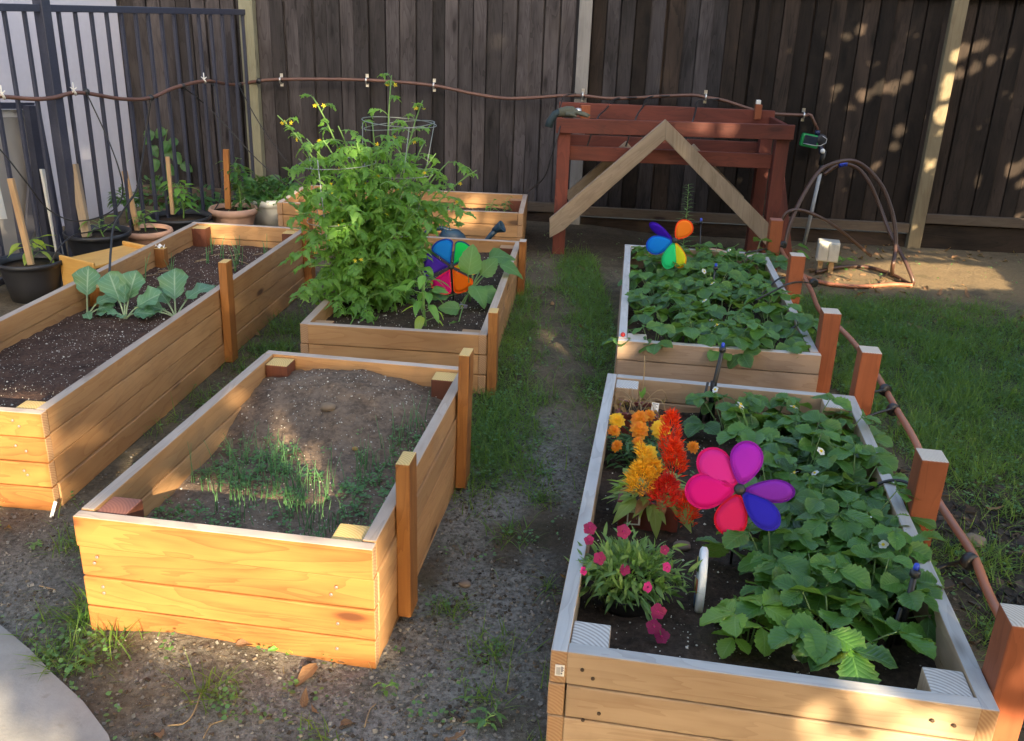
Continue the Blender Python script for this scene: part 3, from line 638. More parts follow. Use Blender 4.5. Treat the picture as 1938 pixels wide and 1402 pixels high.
plates(hp, [FP(px, py, .085) for px, py in ((533, 151), (695, 152), (822, 161))] + [FP(1103, 180, .1)] + [FP(1335, 183, .085), FP(1520, 217, .085)], fn_)
mb = MB(); mb.tube([FP(1528, 216, .11), FP(1535, 218, .11), FP(1548, 246, .11)], .012, 8); mb.build('riser', M_pipe, hp)
for px, py in ((285, 185), (345, 163), (405, 158), (452, 160), (490, 153), (163, 174)):
    q = IFP(px, py, .04) if px < 400 else FP(px, py, .11); mb = MB(); mb.ball(q, .024, 0, 10); mb.build('coupling', M_black, hp)
for px, py in ((143, 174), (388, 153), (8, 181)):
    q = IFP(px, py, .045); mb = MB()
    for a in range(3): mb.tube(bez(q + np.array([0, 0, -.02]), q + np.array([.04 - .03 * a, -.05, .0]), q + np.array([.02 * a - .02, -.02, .03 + .03 * (a == 1)]), 5), .004, 5)
    mb.build('string_tie', M_white, hp)
def drip(label, pts, r=.0045, m=None, name='drip_tube'):
    mb = MB(); mb.tube(spline(pts, 7), r, 7); return tag(mb.build(name, m or M_black), label, 'tube', 'black drip tubes')
dl = [IFP(163, 174, .05), IFP(205, 265, .2), IFP(228, 330, .35)]
drip('black drip tube bowing from the brown pipe and looping back over the round pots', dl + [PT(232, 365, 6.1), PT(222, 390, 5.9), PT(190, 410, 5.7), PT(140, 418, 5.5), PT(90, 395, 5.4), PT(50, 345, 5.3), PT(15, 300, 5.25), PT(-30, 250, 5.2)])
drip('black drip tube dropping past the wooden stool to the collard plants', [IFP(286, 186, .05), PT(276, 250, 6.6), PT(268, 310, 6.4), PT(258, 360, 6.0), PT(232, 400, 5.6), PT(215, 430, 5.0), PT(210, 470, 4.7), PT(207, 520, 4.45), PT(207, 532, 4.42)], .006)
drip('thin black drip tube running from the fence into the black pot by the stool', [PT(250, 372, 6.0), PT(215, 420, 5.8), PT(175, 437, 5.6), PT(140, 445, 5.3), PT(112, 468, 5.1), PT(95, 500, 5.05)])
drip('black drip tube slanting across the dark boards to the grey pot of herbs', [IFP(346, 164, .05), PT(385, 195, 7.3), PT(430, 240, 7.3), PT(480, 295, 7.25), PT(540, 350, 7.2)])
drip('black drip tube slanting down beside the pale green post', [FP(452, 161, .12), PT(480, 215, 7.7), PT(510, 262, 7.6), PT(545, 308, 7.5)])
drip('black drip tube hanging straight down to the stake in the dusty terracotta pot', [IFP(405, 158, .05), PT(415, 230, 7.25), PT(421, 310, 7.2), PT(418, 370, 7.1), PT(405, 398, 6.95), PT(390, 412, 6.8)])
drip('black drip tube looped over the left end of the red table', [FP(1090, 176, .12), PT(1070, 181, 7.3), PT(1062, 195, 7.0), PT(1060, 240, 6.55), PT(1045, 290, 6.52), PT(1030, 335, 6.6), PT(1000, 362, 7.0)])
for k, (a_, b_) in enumerate((((1165, 187), (1130, 225)), ((1228, 184), (1204, 222)), ((1322, 190), (1312, 225)))):
    drip(['black drip tube dropping behind the table rail at its left third', 'black drip tube dropping behind the table rail near its middle', 'black drip tube dropping behind the table rail at its right third'][k], [FP(a_[0] + 40, a_[1] - 3, .13), FP(*a_, .15), PT((a_[0] + b_[0]) / 2, (a_[1] + b_[1]) / 2, 7.1), PT(*b_, 6.8), PT(b_[0] - 20, b_[1] + 55, 6.75)], .006)
# timer, conduit
tm = thing('irrigation_timer', 'bright green irrigation timer with a dark screen hung on the fence', 'timer', tuple(FP(1540, 265, .12)), R(-5))
Mx = np.array(Matrix.Rotation(R(8), 3, 'Y')); 
def trot(P): return [Mx @ np.asarray(p, float) for p in P]
mb = MB(); mb.board(Mx @ np.array([-.10, -.03, -.06]), Mx @ np.array([1, 0, 0.]), (0, 1, 0), Mx @ np.array([0, 0, 1.]), .14, .06, .10); mb.build('housing', M_green, tm, bevel=.012)
mb = MB(); mb.board(Mx @ np.array([-.082, -.034, -.035]), Mx @ np.array([1, 0, 0.]), (0, 1, 0), Mx @ np.array([0, 0, 1.]), .105, .008, .066); mb.build('screen', plain('dark_screen', (.02, .03, .05), .2), tm, bevel=.004)
mb = MB(); mb.lathe([(.035, 0), (.04, .008), (.04, .03), (.03, .036), (.001, .037)], (.055, .0, .01), 20, 0, np.array(Matrix.Rotation(R(90), 3, 'X'))); mb.build('dial', M_potblack, tm)
mb = MB(); mb.tube([Mx @ np.array(q) for q in ((-.08, -.036, -.036), (.02, -.036, -.036), (.055, -.036, -.03), (.09, -.036, .0), (.088, -.036, .03), (.05, -.036, .045))], .003, 6); mb.build('trim_line', M_metal, tm)
mb = MB(); mb.tube([(.02, 0, .04), (.02, 0, .075)], .02, 10); mb.tube([(.06, 0, -.04), (.075, 0, -.10)], .018, 10); mb.build('inlet', plain('navy_plastic', (.012, .02, .07), .4), tm)
cd = thing('conduit', 'grey conduit riser sloping up from the ground to the hoses', 'conduit')
mb = MB(); mb.tube([PT(1522, 462, 7.40), PT(1553, 325, 7.42)], .015, 10); mb.build('riser', M_pvc, cd)
mb = MB(); mb.tube([PT(1553, 327, 7.42), PT(1556, 312, 7.42)], .022, 10); mb.tube([PT(1553, 312, 7.42), PT(1560, 285, 7.42)], .02, 10); mb.build('valve', M_black, cd)
mb = MB(); mb.ball(PT(1557, 286, 7.38), .02); mb.build('cap', M_white, cd)
# brown hose hoops
hz_ = thing('hose', 'brown garden hose standing in tall open loops by the fence', 'hose')
P = [PT(1486, 470, 6.2), PT(1490, 505, 6.2), PT(1484, 470, 6.25), PT(1497, 420, 6.3), PT(1520, 370, 6.4), PT(1550, 325, 6.5), PT(1580, 308, 6.55), PT(1612, 304, 6.6), PT(1640, 318, 6.6), PT(1668, 350, 6.55), PT(1685, 390, 6.5), PT(1694, 430, 6.45), PT(1695, 470, 6.4), PT(1690, 500, 6.3), G(1688, 520, .02)]
mb = MB(); mb.tube(spline(P[2:], 8), .0145, 9); mb.build('loop', M_hoop, hz_)
P = [PT(1560, 330, 6.7), PT(1590, 311, 6.7), PT(1622, 318, 6.7), PT(1645, 345, 6.65), PT(1665, 390, 6.6), PT(1682, 435, 6.5), PT(1700, 470, 6.4), PT(1718, 505, 6.25), G(1727, 538, .02), G(1690, 520, .02), G(1640, 505, .02), G(1590, 505, .02), G(1545, 515, .02)]
mb = MB(); mb.tube(spline(P, 8), .0135, 9); mb.build('loop', M_hoop, hz_)
P = [PT(1478, 420, 6.3), PT(1490, 402, 6.3), PT(1512, 397, 6.35), PT(1545, 408, 6.4), PT(1580, 428, 6.5), PT(1610, 452, 6.6), PT(1648, 484, 6.75)]
mb = MB(); mb.tube(spline(P, 8), .0125, 9); mb.build('loop', M_hoop, hz_)
P = [G(1727, 540, .02), G(1690, 538, .015), G(1640, 542, .015), G(1590, 540, .015), G(1540, 530, .02), G(1505, 510, .06), PT(1485, 485, 5.95)]
mb = MB(); mb.tube(spline(P, 8), .0145, 9); mb.build('loop', M_pipe2, hz_)
mb = MB(); mb.tube([PT(1588, 312, 6.66), PT(1603, 309, 6.66)], .02, 8); mb.build('connector', M_blue, hz_)
# terracotta pipe along the red posts
tp = thing('irrigation_pipe', 'terracotta coloured pipe threaded past the redwood posts on the right', 'pipe')
P = [G(px, py, .29) for px, py in ((1985, 1330), (1945, 1250), (1902, 1170), (1870, 1110), (1838, 1060), (1800, 985), (1768, 920), (1735, 850), (1692, 772), (1660, 700), (1620, 655), (1585, 624), (1552, 582), (1535, 545), (1510, 515), (1490, 490), (1478, 465))]
for i in range(len(P)): P[i][2] += .02 * math.sin(i * 1.9)
mb = MB(); mb.tube(spline(P, 6), .0125, 9); mb.build('pipe', M_pipe2, tp)
for px, py in ((1835, 1062), (1690, 775), (1675, 738), (1540, 535), (1482, 463)):
    q = G(px, py, .30); mb = MB(); mb.lathe([(.012, -.012), (.024, -.012), (.026, 0), (.024, .012), (.012, .012)], q, 14, 0, np.array(Vector((-.35, 1, 0)).to_track_quat('Z', 'Y').to_matrix())); mb.build('clamp', M_black, tp)
drip('black drip tube arching from the pipe clamp into the strawberries at the near right corner', [G(1835, 1060, .30), PT(1790, 1070, 2.27), PT(1745, 1092, 2.24), PT(1710, 1125, 2.2), PT(1690, 1165, 2.16)], .006)
drip('black drip tube crossing the pale side board just below the redwood post', [G(1690, 773, .31), PT(1650, 785, 3.25), PT(1605, 805, 3.2), PT(1570, 835, 3.1)], .005)
drip('black drip tube crossing the back right corner of the flower bed', [G(1675, 738, .31), PT(1645, 745, 3.4), PT(1612, 770, 3.32), PT(1595, 790, 3.25)], .005)
drip('black drip tube ducking behind the middle redwood post of the flower bed', [bl('R', 1.06, .9, .28), bl('R', 1.0, .98, .37), bl('R', .93, 1.02, .37), bl('R', .84, 1.02, .3)], .005)
drip('black drip tube crossing the strawberry bed edge by its front redwood post', [bl('Q', .98, .35, .30), bl('Q', .88, .4, .375), bl('Q', .8, .35, .36), bl('Q', .68, .26, .3)], .005)
drip('black drip tube rising from the hose clamp over the strawberry bed edge', [G(1540, 535, .30), PT(1500, 535, 4.5), PT(1462, 552, 4.45), PT(1430, 568, 4.4)], .005)
drip('black drip tube between the two far redwood posts', [bl('Q', .98, 1.3, .32), bl('Q', .88, 1.22, .375), bl('Q', .78, 1.0, .38), bl('Q', .7, .85, .34)], .005)
drip('black drip tube at the far end of the strawberry bed by the hose', [G(1482, 463, .31), bl('Q', .82, 1.75, .4), bl('Q', .72, 1.68, .39)], .005)
def sprayer(label, p, h, lean_=(0, 0), legs=3, r=.007):
    t = thing('drip_stake', label, 'drip stake', tuple(p), 0, 'black drip stakes')
    top = np.array([lean_[0], lean_[1], h]); mb = MB(); mb.tube([(0, 0, -.05), top * .5, top], [r, r, r * .8], 8)
    for k in range(legs - 1):
        a = k * 2.4 + 1; mb.tube([np.array([.012 * math.cos(a), .012 * math.sin(a), h * .55]), (.03 * math.cos(a), .03 * math.sin(a), -.03)], [.005, .009], 6)
    mb.build('spike', M_black, t)
    mb = MB(); mb.lathe([(.006, -.012), (.013, -.01), (.013, .004), (.006, .008)], top, 10); mb.build('head', M_black, t)
    mb = MB(); mb.lathe([(.006, .008), (.008, .012), (.006, .024), (.001, .026)], top, 10); mb.build('tip', M_blue, t)
    return t
q = on('R', .40, 1.66); sprayer('black drip stake with a blue tip standing against the back board of the flower bed', q, .30, (.03, .0), 4, .010)
q = on('Q', .47, .95); sprayer('black drip stake with a blue tip rising among the strawberries in the far bed', q, .21, (.02, .03), 2, .006)
q = bl('Q', .5, 1.93, 0.); sprayer('blue tipped drip stake standing behind the strawberry bed under the table', q, .5, (-.03, 0.05), 1, .004)
q = on('R', .84, .36); sprayer('black drip stake half hidden by leaves near the front right corner of the bed', q, .2, (.015, .02), 3, .009)
q = on('L', .16, 1.60); sprayer('black drip stake standing between the collard leaves', q, .13, (0, 0), 2, .008)

# ================================================================ SMALL THINGS
# outlet box
ob = thing('outlet_box', 'weathered white double outlet box on two stubby stakes by the hose', 'outlet box', tuple(G(1560, 515)), R(-14))
mb = MB(); mb.board((-.075, -.06, .09), (1, 0, 0), (0, 1, 0), (0, 0, 1), .15, .12, .145); mb.build('box', M_outlet, ob, bevel=.008)
for x in (-.07, .004):
    mb = MB(); mb.board((x, -.072, .10), (1, 0, 0), (0, 1, 0), (0, 0, 1), .066, .016, .125); mb.board((x + .028, -.075, .175), (1, 0, 0), (0, 1, 0), (0, 0, 1), .01, .008, .03); mb.build('cover', M_outlet, ob, bevel=.005)
for x in (-.055, .02):
    mb = MB(); mb.board((x, -.02, -.04), (1, 0, 0), (0, 1, 0), (0, 0, 1), .035, .035, .135); mb.build('stake', W_stake, ob, bevel=.003)
# watering can behind the tomato bed
wc = thing('watering_can', 'dark blue plastic watering can with a long spout behind the tomato bed', 'watering can', (-.46, 6.16, 0))
def oval(z, rx, ry, n=24): return [(rx * math.cos(t), ry * math.sin(t), z) for t in np.linspace(0, 2 * math.pi, n, endpoint=False)]
rings = [(.0, .13, .085), (.02, .145, .1), (.12, .15, .10), (.2, .145, .095), (.235, .12, .085), (.25, .085, .06)]
V = []; 
for z, a_, b_ in rings: V += oval(z, a_, b_)
n = 24; F = [(i * n + k, i * n + (k + 1) % n, (i + 1) * n + (k + 1) % n, (i + 1) * n + k) for i in range(len(rings) - 1) for k in range(n)] + [tuple(range(n))[::-1], tuple(range(5 * n, 6 * n))]
mb = MB(); mb.faces(np.array(V), F); mb.build('body', M_can, wc)
mb = MB(); V = []
for z, a_, b_, dx in ((.235, .10, .07, .02), (.265, .085, .06, .02), (.295, .06, .045, .01), (.30, .042, .03, .012), (.29, .038, .026, .012), (.25, .036, .026, .012)): V += [(x + dx, y, zz) for x, y, zz in oval(z, a_, b_)]
F = [(i * n + k, i * n + (k + 1) % n, (i + 1) * n + (k + 1) % n, (i + 1) * n + k) for i in range(5) for k in range(n)] + [tuple(range(5 * n, 6 * n))]
mb.faces(np.array(V), F); mb.build('filler_neck', M_can, wc)
mb = MB(); mb.tube(spline([(.0, 0, .29), (-.05, 0, .305), (-.12, 0, .295), (-.17, 0, .25), (-.175, 0, .18), (-.145, 0, .1)], 5), .017, 10); mb.build('handle', M_can, wc)
mb = MB(); mb.tube([(.12, 0, .06), (.2, 0, .15), (.28, -.0, .265), (.315, 0, .305)], [.035, .024, .018, .02], 12); mb.build('spout', M_can, wc)
d_ = nz([.8, -.25, .45]); mb = MB(); Mr = np.array(Vector(d_).to_track_quat('Z', 'Y').to_matrix()); mb.lathe([(.018, -.02), (.024, .0), (.040, .045), (.042, .055), (.036, .056), (.03, .05), (.001, .048)], (.315, 0, .31), 18, 0, Mr); mb.build('rose', M_can, wc)
# step stool
e0, e1, e2 = G(110, 484, .26), G(171, 498, .26), G(201, 453, .26); sx_, sy_ = np.linalg.norm(e1 - e0), np.linalg.norm(e2 - e0)
st = thing('step_stool', 'small varnished pine step stool standing beside the long bed', 'stool', (e0[0], e0[1], 0), math.atan2(e1[1] - e0[1], e1[0] - e0[0])); sx_ += .02
for y in (0, sy_):
    mb = MB(); mb.board((0, y, 0), (1, 0, 0), (0, 1, 0), (0, 0, 1), sx_, .02, .265); mb.build('end_panel', W_stool, st, bevel=.008)
mb = MB(); mb.board((.012, .0205, .222), (1, 0, 0), (0, 1, 0), (0, 0, 1), sx_ - .024, sy_ - .021, .018); mb.build('seat', W_stool, st, bevel=.004)
mb = MB(); mb.board((sx_ / 2 - .01, .0205, .10), (1, 0, 0), (0, 1, 0), (0, 0, 1), .02, sy_ - .021, .05); mb.build('stretcher', W_stool, st, bevel=.003)
# painted stone disc, rocks, berry, paper
sdp = G(1322, 1137, .24)
sdk = thing('painted_disc', 'white rimmed painted plaster disc standing on edge in the dark soil', 'garden disc', (sdp[0], sdp[1], .22), R(79))
mb = MB(); Mr = np.array(Matrix.Rotation(R(90), 3, 'X')); mb.lathe([(.001, -.010), (.082, -.010), (.088, -.006), (.088, .006), (.082, .010), (.001, .010)], (0, 0, .085), 30, 0, Mr); mb.build('disc', M_white, sdk)
for k, c in enumerate(((.5, .35, .03), (.03, .16, .07), (.45, .12, .03), (.03, .08, .16), (.5, .4, .1))):
    a_ = k * 1.26 + .4; mb = MB(); mb.lathe([(.001, 0), (.022, 0), (.018, .003), (.001, .004)], (0, 0, 0), 10, 0, Mr); o_ = mb.build('painted_patch', plain('paint_%s' % ['amber', 'green', 'rust', 'navy', 'ochre'][k], c, .5), sdk, loc=(.05 * math.cos(a_), .0135, .085 + .05 * math.sin(a_)))
    o_.rotation_euler = (0, 0, 0)
def rock(p, r, label, seed, m=None, name='rock'):
    mb = MB(); mb.ball((0, 0, 0), 1., 0, 16); V = mb.V[0]; f = 1 + .35 * (fbm(V[:, 0] * 1.3 + seed, V[:, 1] * 1.3 + V[:, 2], 1.2, 3, seed) - .45); mb.V[0] = V * f[:, None] * np.array([r, r * .8, r * .6])
    return tag(mb.build(name, m or M_stone, loc=tuple(np.asarray(p) + np.array([0, 0, r * .25]))), label, 'rock')
rock(on('R', .305, .70), .026, 'small brown rock lying in the soil behind the painted disc', 3)
rock(on('R', .43, .40), .024, 'small grey-brown rock lying in front of the painted disc', 5)
rock(on('R', .58, .23), .015, 'tiny pale rock in the soil near the front right corner post', 8, M_perl)
rock(G(1840, 1030), .045, 'flat grey rock on the bark mulch beyond the right posts', 11)
rock(on('F', .37, .98), .028, 'tan clod on the slope of the soil mound', 13, plain('tan_clod', (.2, .145, .095), .9, 0, .3, 40, .5))
rock(on('F', .52, .82), .012, 'small ochre pebble at the foot of the soil mound', 15, plain('ochre_pebble', (.35, .2, .06), .8))
rock(G(880, 1108), .02, 'flat grey pebble lying on the grey gravel path', 17)
mb = MB(); mb.ball((0, 0, .008), .011, 0, 12); tag(mb.build('berry', M_red, loc=tuple(bl('Q', .022, .055, .361))), 'small dark red berry on the front left corner of the strawberry bed', 'berry')
mb = MB()
V = np.array([[i * .011, j * .009, .008 + .012 * math.sin(i * 2.1 + j * 1.3)] for i in range(5) for j in range(5)]); mb.scatter((V, np.array([[i * 5 + j, i * 5 + 5 + j, i * 5 + 6 + j, i * 5 + 1 + j] for i in range(4) for j in range(4)]), V[:, :2].copy()), [np.eye(4)], smooth=False)
tag(mb.build('paper_scrap', M_paper, loc=tuple(bl('L', .05, 2.285, .357))), 'crumpled white paper scrap on the inner post of the long bed', 'paper')
q = G(93, 975, .0); mb = MB(); mb.board((0, 0, 0), nz([.3, .2, .95]), nz([1, -.2, -.2]), nz([0, 1, 0]), .065, .012, .002); tag(mb.build('plant_label', M_white, loc=(q[0] + .01, q[1] - .02, 0)), 'white plastic plant label leaning at the corner of the long bed', 'label')

# ---- pinwheels
def pinwheel(name, label, hub, base, petals, nrm, up, rim=.006, hubr=.016, curl=.008, fan=False):
    t = thing('pinwheel', label, 'pinwheel', tuple(base), 0, 'fabric garden pinwheels'); h = np.asarray(hub) - np.asarray(base); nrm = nz(nrm); ex = nz(np.cross(up, nrm)); ey = np.cross(nrm, ex)
    mb = MB(); mb.tube([np.array([0, 0, -.1]), h - nrm * .02 + np.array([0, 0, -.02]), h - nrm * .02], .004, 8); mb.build('stick', M_black, t)
    mb = MB(); Mr = np.stack([ex, ey, nrm], 1); mb.lathe([(hubr * .9, -.014), (hubr, -.006), (hubr, .008), (hubr * .7, .014), (.001, .015)], h, 14, 0, Mr); mb.build('hub', M_black, t)
    for (ang, ln, wd, col, rcol, tw) in petals:
        d = math.cos(R(ang)) * ex + math.sin(R(ang)) * ey; s_ = np.cross(nrm, d); nn = nz(nrm + s_ * math.tan(R(tw))); s_ = np.cross(nn, d)
        N = 28; out = []
        for k in range(N):
            a = 2 * math.pi * k / N; v = .5 - .5 * math.cos(a); wv = (math.copysign(.5 * wd * (max(.02, v / .74) if v < .74 else math.sqrt(max(0, 1 - ((v - .74) / .26) ** 2))), math.sin(a)) if fan else math.sin(a) * .5 * wd * (.55 + .9 * v) * (1 - .25 * v ** 3))
            out.append((v, wv))
        def pt(v, wv): return h + d * (hubr * .8 + v * ln) + s_ * wv + nn * (curl * math.sin(v * 3.1) * .5 - curl * (wv / (wd * .5)) ** 2 * .5 + .004)
        V = [pt(v, wv) for v, wv in out]; rngs = [1., .87, .6, .3, .08]; V = []
        for f in rngs:
            for v, wv in out: V.append(pt(.55 + (v - .55) * f, wv * f))
        V = np.array(V); F = [(i * N + k, i * N + (k + 1) % N, (i + 1) * N + (k + 1) % N, (i + 1) * N + k) for i in range(1, 4) for k in range(N)] + [tuple(range(4 * N, 5 * N))]
        mb = MB(); mb.faces(V, F); pe = mb.build('petal', cloth('fabric_%s' % col[0], col[1]), t); so_ = pe.modifiers.new('s', 'SOLIDIFY'); so_.thickness = .0008
        mb = MB(); mb.faces(V, [(k, (k + 1) % N, N + (k + 1) % N, N + k) for k in range(N)], smooth=False); rr = mb.build('rim', cloth('fabric_rim_%s' % col[0], rcol, None, .25), pe); so_ = rr.modifiers.new('s', 'SOLIDIFY'); so_.thickness = .0018; so_.offset = 0
    return t
def pw(px, py, y): return PT(px, py, y)
hub = PT(1400, 926, 2.22); base = np.array([hub[0] + .02, hub[1] + .05, .22])
vw = nz(np.array([0, 0, CH]) - hub)
pinwheel('pink', 'pinwheel with pink, purple and blue petals in the front right bed', hub, base,
  [(88, .122, .090, ('violet', (.62, .04, .68)), (.30, .012, .36), -12), (9, .132, .066, ('purple', (.36, .05, .62)), (.15, .012, .32), -18), (-36, .128, .074, ('blue', (.045, .035, .62)), (.03, .02, .36), 10),
   (-97, .118, .088, ('red_pink', (.85, .03, .17)), (.62, .006, .03), 5), (-166, .135, .098, ('hot_pink', (.92, .015, .33)), (.62, .006, .16), 5), (146, .132, .092, ('light_pink', (.95, .05, .42)), (.68, .008, .14), -5)], vw, (0.03, 0, 1))
hub = PT(854, 505, 4.60); base = np.array([hub[0] + .02, hub[1] + .06, .24]); vw = nz(np.array([0, 0, CH]) - hub + np.array([-.3, 0, 0]))
pinwheel('rainbow', 'round rainbow pinwheel of six broad petals beside the tomato plant', hub, base,
  [(115, .136, .122, ('sky_blue', (.01, .27, .80)), (.01, .05, .35), -10), (56, .134, .115, ('green', (.02, .72, .15)), (.02, .10, .18), -10), (2, .130, .095, ('yellow_green', (.55, .75, .02)), (.85, .25, .01), 25),
   (-55, .134, .118, ('orange', (.92, .22, .01)), (.85, .12, .01), -8), (-115, .136, .122, ('magenta', (.72, .01, .25)), (.85, .02, .08), -8), (176, .136, .122, ('indigo', (.10, .035, .55)), (.05, .01, .28), -8)], vw, (.0, 0, 1), curl=.006, fan=True)
hub = PT(1277, 455, 5.02); base = np.array([hub[0] + .01, hub[1] + .03, .24]); vw = nz(np.array([-.35, -1, .3]))
pinwheel('small', 'small pinwheel with blue, orange and green petals over the far strawberry bed', hub, base,
  [(152, .16, .075, ('deep_indigo', (.09, .02, .62)), (.05, .01, .45), 45), (200, .15, .105, ('azure', (.01, .30, .90)), (.01, .08, .6), 10), (60, .12, .10, ('warm_orange', (.95, .30, .03)), (.85, .08, .02), -20),
   (262, .15, .085, ('mint', (.03, .75, .28)), (.02, .45, .15), 0), (292, .145, .085, ('lime_yellow', (.70, .75, .03)), (.75, .35, .02), -10)], vw, (0, 0, 1), curl=.008)

# ================================================================ PLANTS
def leafp(nu, nv, w, L=1., W=.6, fold=.15, droop=.25, wave=0., serr=0., nf=2.):
    us = np.linspace(-1, 1, nu + 1); vs = np.linspace(0, 1, nv + 1); V = []; UV = []
    for j, v in enumerate(vs):
        for u in us:
            e = 1 + (serr * (1 if j % 2 else -1) if abs(u) > .99 and 0 < j < nv else 0)
            x = u * w(v) * W / 2 * e
            V.append((x, v * L, fold * abs(x) - droop * L * v * v + wave * W * math.sin(v * 6.28 * nf + u * 1.5) * abs(u) ** 1.5)); UV.append((u * .5 + .5, v))
    m = nu + 1; F = [(j * m + i, j * m + i + 1, (j + 1) * m + i + 1, (j + 1) * m + i) for j in range(nv) for i in range(nu)]
    return np.array(V), np.array(F), np.array(UV)
def ov(p=1., q=1.): return lambda v: max(.02, (math.sin(math.pi * min(1, max(0, v)) ** p)) ** q)
P_straw = [leafp(4, 14, ov(1.25, .62), 1, .84, f, d, .035, .085, 2) for f, d in ((.28, .15), (.42, .22), (.12, .32), (.34, .05))]
P_tom = [leafp(2, 8, ov(.62, .8), 1, .50, f, d, .08, .26, 1.5) for f, d in ((.2, .3), (.4, .5), (-.25, .45))]
P_pep = [leafp(4, 8, ov(.72, .85), 1, .46, f, d, .04) for f, d in ((.25, .35), (.15, .6), (.3, .15))]
P_lan = [leafp(2, 6, ov(.8, .9), 1, .26, f, d, .03) for f, d in ((.3, .3), (.2, .6), (.3, .1))]
P_nar = [leafp(2, 5, ov(.8, .9), 1, .15, f, d) for f, d in ((.3, .4), (.2, .8), (.3, .1))]
P_col = [leafp(8, 10, lambda v: max(.10, math.sin(math.pi * v ** 1.5) ** .6 if v > .1 else .10), 1, .80, f, d, .10, .05, 2.1) for f, d in ((.25, .25), (.1, .5), (.3, .1))]
P_egg = [leafp(6, 10, ov(.7, .7), 1, .78, f, d, .06, .05, 1.3) for f, d in ((.2, .3), (.1, .5))]
P_round = leafp(2, 4, ov(.9, .6), 1, .85, .1, .1)
L_straw = leafmat('strawberry_leaf', (.015, .066, .012), (.075, .20, .024), (.10, .23, .06), .24, .40, 8, .7, edge=(.10, .21, .04))
L_strawy = leafmat('young_strawberry_leaf', (.13, .27, .035), (.23, .37, .05), (.3, .45, .12), .35, .4, 8, .5)
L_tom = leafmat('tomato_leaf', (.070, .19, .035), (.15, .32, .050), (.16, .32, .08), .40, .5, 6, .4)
L_pep = leafmat('pepper_leaf', (.07, .22, .035), (.15, .34, .05), (.19, .37, .10), .38, .35, 7, .4)
L_pepy = leafmat('yellowing_leaf', (.26, .40, .05), (.36, .46, .08), (.42, .5, .18), .4, .4, 7, .4)
L_dark = leafmat('herb_leaf', (.020, .085, .022), (.05, .155, .04), (.06, .17, .06), .25, .45, 6, .4)
L_col = leafmat('collard_leaf', (.065, .18, .098), (.125, .27, .14), (.30, .42, .28), .2, .42, 6, .5, vs=.8)
L_cel = leafmat('celosia_leaf', (.15, .27, .05), (.28, .38, .08), (.36, .42, .15), .35, .45, 8, .4)
L_bronze = leafmat('bronze_leaf', (.27, .11, .055), (.33, .17, .06), (.4, .2, .1), .3, .45, 8, .4)
L_dia = leafmat('pink_leaf', (.05, .14, .04), (.18, .29, .075), (.26, .36, .13), .3, .5, 3, .3)
L_mar = leafmat('marigold_leaf', (.025, .09, .025), (.05, .14, .03), (.08, .18, .05), .2, .5, 6, .3)
L_egg = leafmat('eggplant_leaf', (.055, .17, .045), (.095, .24, .055), (.18, .32, .11), .32, .5, 6, .5)
L_dry = leafmat('dry_leaf', (.20, .11, .05), (.32, .19, .08), (.38, .26, .12), .2, .8, 5, .4)
L_onion = plain('onion_blade', (.10, .24, .085), .4, 0, .35, 40)
L_weed = leafmat('weed_leaf', (.05, .15, .055), (.10, .23, .06), (.12, .25, .09), .25, .5, 4, .2)
S_green = plain('green_stem', (.13, .25, .06), .5, 0, .25, 30)
S_straw = plain('strawberry_stalk', (.12, .19, .06), .5, 0, .35, 30)
S_tan = plain('dry_stem', (.36, .25, .13), .8, 0, .25, 40)
def petalm(name, c1, c2, tr=.35): return leafmat(name, c1, c2, tuple(min(1, x * 1.1) for x in c2), tr, .55, 4, .2, vs=.2, hueback=(.6, .6, .6), petal=True)
F_white = petalm('white_petal', (.78, .78, .74), (.82, .82, .8)); F_yel = petalm('yellow_petal', (.80, .62, .02), (.85, .70, .05)); F_org = petalm('orange_petal', (.82, .20, .004), (.90, .38, .008))
F_goldp = petalm('gold_petal', (.88, .48, .01), (.92, .60, .02)); F_mag = petalm('magenta_petal', (.24, .004, .05), (.40, .008, .12)); F_pink = petalm('pink_petal', (.58, .012, .16), (.68, .03, .25))
F_red = petalm('red_plume', (.62, .012, .008), (.75, .03, .01)); F_flame = petalm('flame_plume', (.85, .045, .004), (.92, .085, .006)); F_gold = petalm('gold_plume', (.85, .42, .01), (.92, .58, .03)); F_lil = petalm('lilac_petal', (.5, .42, .6), (.62, .55, .7))
def azv(a, el): return np.array([math.cos(a) * math.cos(el), math.sin(a) * math.cos(el), math.sin(el)])
UP = np.array([0, 0, 1.])
def flower(name, parent, p, nrm, n, r, m, mc, w=.8, cup=.2, cr=.25, rings=1):
    mb = MB(); nrm = nz(nrm); a = nz(np.cross(nrm, [.3, .9, .1])); b = np.cross(nrm, a); pr = leafp(2, 4, ov(1.3, .6), 1, w, .1, .15)
    for q in range(rings):
        Ms = []
        for k in range(n):
            t = 2 * math.pi * (k + .5 * q) / n + rng.normal(0, .08); d = nz(math.cos(t) * a + math.sin(t) * b + nrm * (cup + .45 * q)); Ms.append(frame(p + nrm * .002 * q, d, nrm, r * (1 - .2 * q) * rng.uniform(.9, 1.08)))
        mb.scatter(pr, Ms, 0)
    mb.ball(p + nrm * r * .08, r * cr, 1, 8); return mb.build(name, [m, mc], parent)
def petiole(mb, a, b, r, mat=0, sag=.3, n=6): mb.tube(bez(a, (np.asarray(a) * .45 + np.asarray(b) * .55) + np.array([0, 0, sag * np.linalg.norm(np.asarray(b) - a)]), b, n), np.linspace(r * 1.2, r * .8, n), 5, mat)

